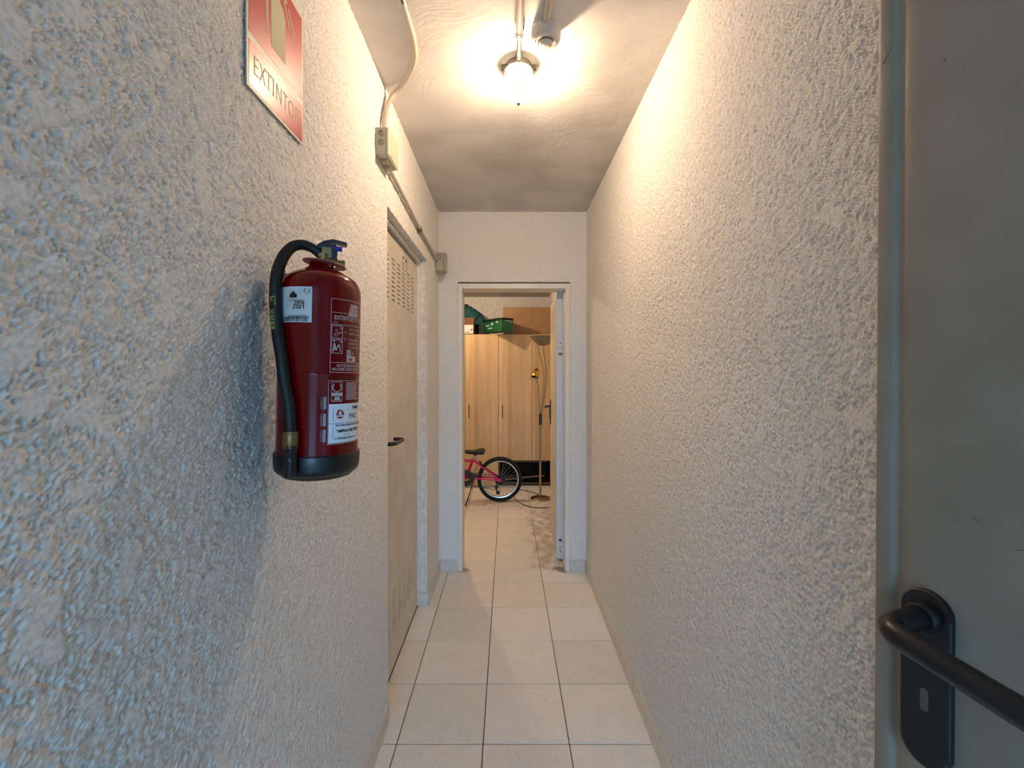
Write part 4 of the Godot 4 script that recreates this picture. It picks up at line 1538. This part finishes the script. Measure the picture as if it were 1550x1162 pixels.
# =====================================================================  the storage room
func build_storage_room() -> void:
	bulkhead(P(-0.72, 2.43, 4.70), "second glass jar lamp on the storage room ceiling, hidden behind the end wall", ROOM_ENERGY)
	build_wardrobe()
	build_boxes()
	build_floor_lamp()
	build_bicycle()

func build_wardrobe() -> void:
	var st: SurfaceTool
	var FD := 5.45
	var wd := thing("wardrobe", "wide light oak wardrobe with tall flat doors along the far wall", "wardrobe", P(-0.66, 0, FD))
	# local: x right, y up, z towards the camera; front plane at z = 0
	var W := 1.20
	var H := 1.87
	st = st_new()
	for x in [0.008, 0.548, W - 0.008]:
		box(st, Vector3(x, H / 2, -0.30), Vector3(0.016, H, 0.56), 0.001)
	box(st, Vector3(W / 2, H - 0.009, -0.30), Vector3(W, 0.018, 0.56), 0.001)
	box(st, Vector3(W / 2, 0.325, -0.30), Vector3(W - 0.03, 0.016, 0.55), 0.001)
	box(st, Vector3(W / 2, 0.045, -0.30), Vector3(W - 0.03, 0.016, 0.55), 0.001)
	box(st, Vector3(W / 2, H / 2, -0.585), Vector3(W, H, 0.008))
	part("carcass", st, M.wood_edge, wd)
	st = st_new()
	box(st, Vector3(W / 2, 0.010, -0.022), Vector3(W, 0.020, 0.014), 0.002)
	part("plinth", st, M.skirting, wd)
	var doors := [[0.004, 0.142, 0.03, 1], [0.146, 0.5465, 0.03, -1], [0.5505, 0.956, 0.335, -1], [0.960, 1.196, 0.335, 1]]
	for q in doors:
		st = st_new()
		var w: float = q[1] - q[0]
		var h: float = H - q[2] - 0.003
		box(st, Vector3(0, 0, 0), Vector3(w, h, 0.018), 0.0012)
		var dr := part("door", st, M.wood, wd)
		dr.position = Vector3(q[0] + w / 2, q[2] + h / 2, 0.009)
		st = st_new()
		var hx: float = (-w / 2 + 0.045) if q[3] < 0 else (w / 2 - 0.028)
		box(st, Vector3(0, 0, 0.018), Vector3(0.009, 0.165, 0.007), 0.002)
		for s in [-0.07, 0.07]:
			box(st, Vector3(0, s, 0.0085), Vector3(0.007, 0.008, 0.016))
		var hd := part("handle", st, M.ink, dr, "slim dark bar handle")
		hd.position = Vector3(hx, 0.93 - q[2] - h / 2, 0.009)

	# what lies in its open base
	var cs := thing("storage_case", "flat black case with a pale rim lying in the open base of the wardrobe", "case", P(0.17, 0.150, 5.52))
	st = st_new()
	box(st, Vector3(0.02, 0.085, -0.10), Vector3(0.56, 0.150, 0.34), 0.012)
	part("body", st, M.black_case, cs)
	st = st_new()
	box(st, Vector3(0.02, 0.1645, -0.09), Vector3(0.58, 0.008, 0.34), 0.003)
	part("rim", st, M.grey_board, cs)
	var bd := thing("board", "grey board leaning at a slant in the open base of the wardrobe", "board", P(0.17, 0.122, 5.50))
	st = st_new()
	box(st, Vector3.ZERO, Vector3(0.56, 0.012, 0.36), 0.002, Transform3D(Basis(Vector3(0, 0, 1), deg_to_rad(6.0)), Vector3(0, 0, -0.1)))
	part("panel", st, M.grey_board, bd)
	var b2 := thing("black_crate", "small black crate under the slanted board at the right end of the wardrobe base", "crate", P(0.33, 0.054, 5.52))
	st = st_new()
	box(st, Vector3(0, 0.028, -0.1), Vector3(0.24, 0.056, 0.3), 0.008)
	part("body", st, M.black_case, b2)

func build_boxes() -> void:
	var st: SurfaceTool
	# big carton
	var c := thing("cardboard_box", "large plain brown cardboard carton on top of the wardrobe at the right", "box", P(0.245, 1.87, 5.49))
	st = st_new()
	box(st, Vector3(0, 0.168, -0.22), Vector3(0.60, 0.336, 0.42), 0.004)
	part("body", st, M.cardboard, c)
	st = st_new()
	box(st, Vector3(0, 0.337, -0.115), Vector3(0.598, 0.003, 0.205), 0.001)
	box(st, Vector3(0, 0.3375, -0.325), Vector3(0.598, 0.003, 0.205), 0.001)
	part("flap", st, M.cardboard, c)
	# small carton with white label
	var s := thing("cardboard_box", "small brown carton with a white shipping label at the left on top of the wardrobe", "box", P(-0.515, 1.87, 5.44))
	st = st_new()
	box(st, Vector3(-0.03, 0.100, -0.09), Vector3(0.27, 0.200, 0.19), 0.003)
	part("body", st, M.cardboard_dark, s)
	st = st_new()
	box(st, Vector3(-0.03, 0.060, 0.0058), Vector3(0.25, 0.105, 0.001))
	var lb := part("label", st, M.paper, s, "white shipping label")
	st = st_new()
	for k in 7:
		box(st, Vector3(-0.005 + k * 0.008, 0.024, 0.0066), Vector3(0.004, 0.016, 0.0006))
	part("barcode", st, M.pvc_dark, lb)
	st = st_new()
	box(st, Vector3(0.075, 0.053, 0.0066), Vector3(0.018, 0.026, 0.0006))
	part("print", st, M.pvc_dark, lb)
	# green box hanging out over the edge
	var g := thing("green_box", "glossy green printed box jutting out over the wardrobe's front edge", "box", P(-0.075, 1.886, 5.36))
	g.basis = Basis(Vector3.UP, deg_to_rad(28)) * Basis(Vector3(1, 0, 0), deg_to_rad(2.0))
	st = st_new()
	box(st, Vector3(0, 0.082, -0.11), Vector3(0.160, 0.155, 0.50), 0.005)
	part("body", st, M.green_print, g)
	st = st_new()
	box(st, Vector3(0, 0.148, -0.11), Vector3(0.168, 0.030, 0.508), 0.005)
	part("lid", st, M.green_dark, g)
	st = st_new()
	for t in [[0.02, 0.128, 0.09, 0.010], [0.045, 0.112, 0.03, 0.006]]:
		st = st_new()
		box(st, Vector3(t[0], t[1], 0.1425), Vector3(t[2], t[3], 0.006))
		part("print", st, M.pale_print, g)
	for t in [[-0.09, 0.10, 0.06, 0.03], [-0.22, 0.085, 0.10, 0.02], [-0.15, 0.05, 0.12, 0.016], [0.04, 0.115, 0.05, 0.02]]:
		st = st_new()
		box(st, Vector3(-0.0805, t[1], t[0]), Vector3(0.004, t[3], t[2]))
		part("print", st, M.pale_print, g)
	# teal rolled bag
	var b := thing("rolled_bag", "dark teal rolled bag lying behind the small labelled carton", "bag", P(-0.52, 1.87, 5.84))
	st = st_new()
	var pts := smooth_path([Vector3(-0.34, 0.36, 0.0), Vector3(-0.22, 0.355, 0.02), Vector3(-0.08, 0.325, 0.03), Vector3(0.04, 0.27, 0.02), Vector3(0.12, 0.215, 0.0), Vector3(0.17, 0.16, -0.01)], 7)
	var rr := []
	for i in pts.size():
		var t := float(i) / (pts.size() - 1)
		rr.append((0.118 - 0.02 * t) * sqrt(clampf(1.0 - pow(absf(2.0 * t - 1.0), 9.0), 0.02, 1.0)) + 0.004 * sin(i * 2.1))
	tube(st, pts, rr, 24)
	part("roll", st, M.teal_cloth, b)
	st = st_new()
	for k in [8, 16, 26]:
		var ring := []
		var c0: Vector3 = pts[k]
		var t0: Vector3 = (pts[k + 1] - pts[k - 1]).normalized()
		var e1 := t0.cross(Vector3.UP).normalized()
		var e2 := t0.cross(e1)
		for z in 24:
			var a := TAU * z / 24
			ring.append(c0 + (e1 * cos(a) + e2 * sin(a)) * (rr[k] + 0.002))
		tube(st, ring, 0.006, 6, false, true)
	part("strap", st, M.teal_dark, b)
	st = st_new()
	box(st, Vector3(-0.12, 0.10, 0.0), Vector3(0.52, 0.20, 0.2), 0.05)
	part("padding", st, M.teal_dark, b)

func build_floor_lamp() -> void:
	var st: SurfaceTool
	var fl := thing("floor_lamp", "tall bronze floor lamp with an uplight bowl and small brass reading arm", "floor lamp", P(0.368, 0, 4.97))
	st = st_new()
	lathe(st, [Vector2(0.0, 0.034), Vector2(0.018, 0.033), Vector2(0.05, 0.028), Vector2(0.09, 0.019), Vector2(0.116, 0.010), Vector2(0.1185, 0.006), Vector2(0.1185, 0.0), Vector2(0.0, 0.0)].duplicate(), 48)
	part("base", st, M.bronze_steel, fl, "round domed bronze base")
	st = st_new()
	tube(st, [Vector3(-0.006, 0.03, 0), Vector3(-0.006, 0.86, 0)], 0.0125, 16)
	part("pole", st, M.bronze_steel, fl)
	st = st_new()
	box(st, Vector3(-0.004, 0.885, 0), Vector3(0.036, 0.125, 0.03), 0.005)
	part("switch_block", st, M.black_plastic, fl, "black dimmer block")
	st = st_new()
	tube(st, smooth_path([Vector3(0.004, 0.94, 0), Vector3(0.030, 1.06, 0), Vector3(0.052, 1.22, 0), Vector3(0.060, 1.38, 0), Vector3(0.050, 1.53, 0), Vector3(0.030, 1.655, 0), Vector3(0.031, 1.71, 0)], 6), 0.0088, 12)
	tube(st, smooth_path([Vector3(-0.002, 0.94, 0), Vector3(0.020, 1.12, 0), Vector3(0.036, 1.32, 0), Vector3(0.020, 1.50, 0), Vector3(-0.018, 1.62, 0), Vector3(-0.030, 1.70, 0), Vector3(-0.040, 1.757, 0)], 6), 0.0062, 10)
	tube(st, smooth_path([Vector3(-0.012, 0.94, 0), Vector3(-0.014, 1.05, 0.005), Vector3(-0.028, 1.22, 0.01), Vector3(-0.055, 1.36, 0.02)], 6), 0.0072, 12)
	part("stem", st, M.bronze_steel, fl)
	st = st_new()
	lathe(st, [Vector2(0.0, 1.700), Vector2(0.025, 1.702), Vector2(0.06, 1.718), Vector2(0.100, 1.746), Vector2(0.132, 1.778), Vector2(0.152, 1.806), Vector2(0.155, 1.808), Vector2(0.150, 1.808), Vector2(0.128, 1.782), Vector2(0.09, 1.748), Vector2(0.0, 1.715)], 48, Transform3D(Basis.IDENTITY, Vector3(0.028, 0, 0)))
	part("bowl_shade", st, M.lamp_shade, fl, "wide upturned bowl shade")
	st = st_new()
	var ax := axis_frame(Vector3(0.25, 0.75, -0.35), Vector3(-0.055, 1.40, 0.025))
	lathe(st, [Vector2(0.040, -0.052), Vector2(0.041, -0.03), Vector2(0.037, 0.0), Vector2(0.028, 0.035), Vector2(0.016, 0.055), Vector2(0.0, 0.060)], 28, ax)
	lathe(st, [Vector2(0.034, 0.0), Vector2(0.0385, -0.05)], 28, ax)
	part("reading_shade", st, M.brass_bright, fl, "small shiny brass reading shade")
	st = st_new()
	tube(st, smooth_path([Vector3(-0.13, 1.335, 0.02), Vector3(-0.10, 1.345, 0.02), Vector3(-0.05, 1.350, 0.02), Vector3(-0.03, 1.375, 0.02)], 5), 0.0045, 8)
	part("arm_knob", st, M.bronze_steel, fl)
	# flex on the floor
	var cb := thing("cable", "black flex looping over the floor from the lamp foot past the bicycle wheel", "cable")
	st = st_new()
	tube(st, smooth_path([P(0.36, 0.012, 5.09), P(0.25, 0.006, 5.25), P(0.10, 0.005, 5.34), P(0.065, 0.004, 5.12), P(0.10, 0.004, 4.88), P(0.19, 0.004, 4.70), P(0.31, 0.004, 4.63), P(0.47, 0.004, 4.66), P(0.52, 0.004, 4.9)], 8), 0.0042, 8)
	part("flex", st, M.black_rubber, cb)

func build_bicycle() -> void:
	var st: SurfaceTool
	# local origin on the floor under the rear axle, x forward is to the left (-x); z towards the camera
	var bk := thing("bicycle", "pink child's bicycle with black saddle and knobbly tyres parked before the wardrobe", "bicycle", P(-0.085, 0, 4.86))
	bk.rotation.y = deg_to_rad(3.0)
	var R := 0.245
	var ax := Vector3(0, R, 0)
	var bb := Vector3(-0.365, 0.272, 0)
	var sc := Vector3(-0.292, 0.462, 0)
	var hd := Vector3(-0.76, 0.50, 0)
	var fa := Vector3(-0.90, R, 0)
	st = st_new()
	tube(st, [bb, sc + (sc - bb) * 0.06], 0.016, 16)
	tube(st, [sc + Vector3(0, -0.012, 0), Vector3(-0.50, 0.453, 0), hd + Vector3(0, 0.02, 0)], 0.0155, 16)
	tube(st, [bb, hd + Vector3(0.012, -0.075, 0)], 0.018, 16)
	tube(st, [hd + Vector3(0.02, -0.11, 0), hd + Vector3(-0.012, 0.06, 0)], 0.019, 16)
	for s in [-1.0, 1.0]:
		tube(st, smooth_path([bb + Vector3(0.0, 0, s * 0.022), bb + Vector3(0.12, -0.006, s * 0.045), ax + Vector3(0, 0, s * 0.060)], 6), 0.0095, 12)
		tube(st, smooth_path([sc + Vector3(0.0, -0.006, s * 0.018), sc + Vector3(0.10, -0.075, s * 0.042), ax + Vector3(0, 0, s * 0.060)], 6), 0.0085, 12)
		box(st, ax + Vector3(-0.006, 0.0, s * 0.060), Vector3(0.038, 0.030, 0.006), 0.002)
	tube(st, [bb + Vector3(0, 0, -0.036), bb + Vector3(0, 0, 0.036)], 0.022, 18)
	part("frame", st, M.bike_pink, bk, "glossy pink frame")
	st = st_new()
	for s in [-1.0, 1.0]:
		tube(st, smooth_path([hd + Vector3(0.025, -0.13, s * 0.03), hd + Vector3(0.0, -0.17, s * 0.052), fa + Vector3(0, 0, s * 0.055)], 6), 0.011, 12)
	box(st, hd + Vector3(0.022, -0.125, 0), Vector3(0.03, 0.022, 0.08), 0.005)
	part("fork", st, M.bike_pink, bk)
	for c in [ax, fa]:
		st = st_new()
		var ring := []
		for k in 56:
			var a := TAU * k / 56
			ring.append(c + Vector3(cos(a), sin(a), 0) * (R - 0.0235))
		tube(st, ring, 0.0235, 14, false, true)
		for k in 56:
			var a := TAU * k / 56
			var d := Vector3(cos(a), sin(a), 0)
			for s in [-0.011, 0.0, 0.011]:
				box(st, c + d * (R - 0.002 - absf(s) * 0.25) + Vector3(0, 0, s), Vector3(0.008, 0.006, 0.008), 0.0, Transform3D.IDENTITY)
		var wh := part("tyre", st, M.tyre, bk, "black knobbly tyre")
		st = st_new()
		var rp := [Vector2(0.192, -0.011), Vector2(0.204, -0.014), Vector2(0.208, -0.013), Vector2(0.208, 0.013), Vector2(0.204, 0.014), Vector2(0.192, 0.011), Vector2(0.192, -0.011)]
		lathe(st, rp, 56, axis_frame(Vector3(0, 0, 1), c))
		part("rim", st, M.chrome, wh)
		st = st_new()
		for k in 28:
			var a := TAU * k / 28
			var b := a + (0.5 if k % 4 < 2 else -0.5)
			var s := 0.022 if k % 2 == 0 else -0.022
			tube(st, [c + Vector3(cos(b), sin(b), 0) * 0.02 + Vector3(0, 0, s), c + Vector3(cos(a), sin(a), 0) * 0.194], 0.0011, 4, false)
		part("spokes", st, M.chrome, wh).set_meta("kind", "stuff")
		st = st_new()
		lathe(st, [Vector2(0, -0.05), Vector2(0.006, -0.05), Vector2(0.006, -0.028), Vector2(0.022, -0.026), Vector2(0.022, -0.02), Vector2(0.012, -0.016), Vector2(0.012, 0.016), Vector2(0.022, 0.02), Vector2(0.022, 0.026), Vector2(0.006, 0.028), Vector2(0.006, 0.05), Vector2(0, 0.05)], 20, axis_frame(Vector3(0, 0, 1), c))
		part("hub", st, M.chrome, wh)
	# drive train
	st = st_new()
	for k in 6:
		lathe(st, [Vector2(0.012, -0.0012), Vector2(0.028 + 0.006 * k, -0.001), Vector2(0.028 + 0.006 * k, 0.001), Vector2(0.012, 0.0012)], 26, axis_frame(Vector3(0, 0, 1), ax + Vector3(0, 0, 0.047 - 0.004 * k)))
	part("sprockets", st, M.black_rubber, bk)
	st = st_new()
	lathe(st, [Vector2(0.03, -0.002), Vector2(0.066, -0.002), Vector2(0.066, 0.002), Vector2(0.03, 0.002)], 36, axis_frame(Vector3(0, 0, 1), bb + Vector3(0, 0, 0.048)))
	lathe(st, [Vector2(0.066, -0.004), Vector2(0.084, -0.004), Vector2(0.086, 0.0), Vector2(0.084, 0.004), Vector2(0.066, 0.004)], 36, axis_frame(Vector3(0, 0, 1), bb + Vector3(0, 0, 0.056)))
	tube(st, [bb + Vector3(0, 0.062, 0.046), ax + Vector3(-0.01, 0.046, 0.04)], 0.0042, 6)
	tube(st, [bb + Vector3(0, -0.062, 0.046), Vector3(-0.03, 0.13, 0.04)], 0.0035, 6)
	part("chainring", st, M.black_plastic, bk)
	st = st_new()
	tube(st, smooth_path([ax + Vector3(-0.004, -0.01, 0.056), ax + Vector3(-0.035, -0.05, 0.056), ax + Vector3(-0.040, -0.095, 0.052), ax + Vector3(-0.018, -0.145, 0.05)], 5), 0.0075, 10)
	for q in [[-0.038, -0.075], [-0.024, -0.135]]:
		lathe(st, [Vector2(0.0, -0.006), Vector2(0.021, -0.006), Vector2(0.021, 0.006), Vector2(0.0, 0.006)], 18, axis_frame(Vector3(0, 0, 1), ax + Vector3(q[0], q[1], 0.046)))
	part("derailleur", st, M.black_plastic, bk)
	for s in [[1.0, 0.6], [-1.0, 0.6 + PI]]:
		st = st_new()
		var e := bb + Vector3(cos(s[1]) * 0.125, sin(s[1]) * 0.125 - 0.02, s[0] * 0.066)
		tube(st, [bb + Vector3(0, 0, s[0] * 0.05), e], 0.0085, 10)
		box(st, e + Vector3(0, 0, s[0] * 0.05), Vector3(0.085, 0.022, 0.075), 0.006)
		part("pedal", st, M.black_plastic, bk)
	# saddle on its post
	st = st_new()
	tube(st, [sc, sc + (sc - bb).normalized() * 0.062], 0.0125, 14)
	tube(st, [sc + (sc - bb).normalized() * 0.008, sc + (sc - bb).normalized() * 0.022], 0.019, 14)
	part("seat_post", st, M.chrome, bk)
	st = st_new()
	var top := sc + (sc - bb).normalized() * 0.075
	saddle_shape(st, top + Vector3(0.004, 0.012, 0))
	var sd := part("saddle", st, M.saddle, bk, "black padded saddle")
	st = st_new()
	for s in [-0.02, 0.02]:
		tube(st, smooth_path([top + Vector3(-0.07, 0.008, s * 0.6), top + Vector3(-0.02, -0.012, s), top + Vector3(0.03, -0.012, s), top + Vector3(0.085, 0.004, s * 1.6)], 4), 0.0035, 6)
	box(st, top + Vector3(0.0, -0.010, 0), Vector3(0.045, 0.03, 0.05), 0.008)
	part("saddle_rail", st, M.black_plastic, sd)
	# brake, stand, bars
	for s in [-1.0, 1.0]:
		st = st_new()
		tube(st, smooth_path([sc + Vector3(0.105, -0.085, s * 0.04), sc + Vector3(0.085, -0.045, s * 0.045), sc + Vector3(0.072, -0.020, s * 0.025)], 4), 0.007, 8)
		box(st, sc + Vector3(0.115, -0.088, s * 0.03), Vector3(0.034, 0.014, 0.012), 0.003)
		part("brake", st, M.black_plastic, bk)
	st = st_new()
	tube(st, smooth_path([sc + Vector3(0.07, -0.02, 0.02), sc + Vector3(0.03, -0.10, 0.03), sc + Vector3(-0.06, -0.11, 0.03), sc + Vector3(-0.2, -0.06, 0.02)], 6), 0.002, 6)
	part("brake_cable", st, M.black_plastic, bk)
	st = st_new()
	tube(st, [bb + Vector3(0.085, -0.02, 0.035), Vector3(-0.325, 0.12, 0.085), Vector3(-0.362, 0.012, 0.130)], 0.0062, 10)
	box(st, Vector3(-0.365, 0.010, 0.131), Vector3(0.026, 0.016, 0.018), 0.004)
	box(st, bb + Vector3(0.085, -0.01, 0.02), Vector3(0.03, 0.02, 0.045), 0.003)
	part("kickstand", st, M.black_plastic, bk)
	st = st_new()
	tube(st, [hd + Vector3(-0.012, 0.055, 0), hd + Vector3(-0.035, 0.16, 0), hd + Vector3(-0.075, 0.18, 0)], 0.012, 12)
	tube(st, smooth_path([hd + Vector3(0.01, 0.24, -0.26), hd + Vector3(-0.03, 0.235, -0.15), hd + Vector3(-0.075, 0.182, -0.05), hd + Vector3(-0.075, 0.182, 0.05), hd + Vector3(-0.03, 0.235, 0.15), hd + Vector3(0.01, 0.24, 0.26)], 6), 0.011, 12)
	part("handlebar", st, M.chrome, bk)
	for s in [-1.0, 1.0]:
		st = st_new()
		tube(st, [hd + Vector3(-0.014, 0.2375, s * 0.18), hd + Vector3(0.012, 0.2405, s * 0.27)], 0.0155, 12)
		part("grip", st, M.black_rubber, bk)

func saddle_shape(st: SurfaceTool, c: Vector3) -> void:
	# nose to the left (-x), broad rear to the right
	var rings := []
	var N := 14
	for i in N + 1:
		var t := float(i) / N
		var x := lerpf(-0.125, 0.105, t)
		var w := lerpf(0.020, 0.078, smoothstep(0.3, 0.95, t))
		var h := lerpf(0.027, 0.040, smoothstep(0.4, 0.9, t))
		var endt := sqrt(clampf(1.0 - pow(absf(2 * t - 1), 8.0), 0.0, 1.0))
		w *= endt
		h *= maxf(endt, 0.02)
		var y := 0.010 * pow(2 * t - 1, 2) + (0.004 if t > 0.5 else 0.0)
		var ring := []
		for k in 16:
			var a := TAU * k / 16
			ring.append(c + Vector3(x, y + h * sin(a) * (0.75 if sin(a) > 0 else 1.0), w * cos(a)))
		rings.append(ring)
	for i in N:
		for k in 16:
			var l := (k + 1) % 16
			var q := [rings[i][k], rings[i + 1][k], rings[i + 1][l], rings[i][l]]
			var n := []
			for e in [[i, k], [i + 1, k], [i + 1, l], [i, l]]:
				var cc := Vector3(rings[e[0]][0].x, c.y, c.z)
				var v: Vector3 = rings[e[0]][e[1]] - cc
				n.append(Vector3(0, v.y * 3.0, v.z).normalized() if v.length() > 1e-5 else Vector3(signf(e[0] - 1), 0, 0))
			tri(st, q[0], q[1], q[2], n[0], n[1], n[2])
			tri(st, q[0], q[2], q[3], n[0], n[2], n[3])
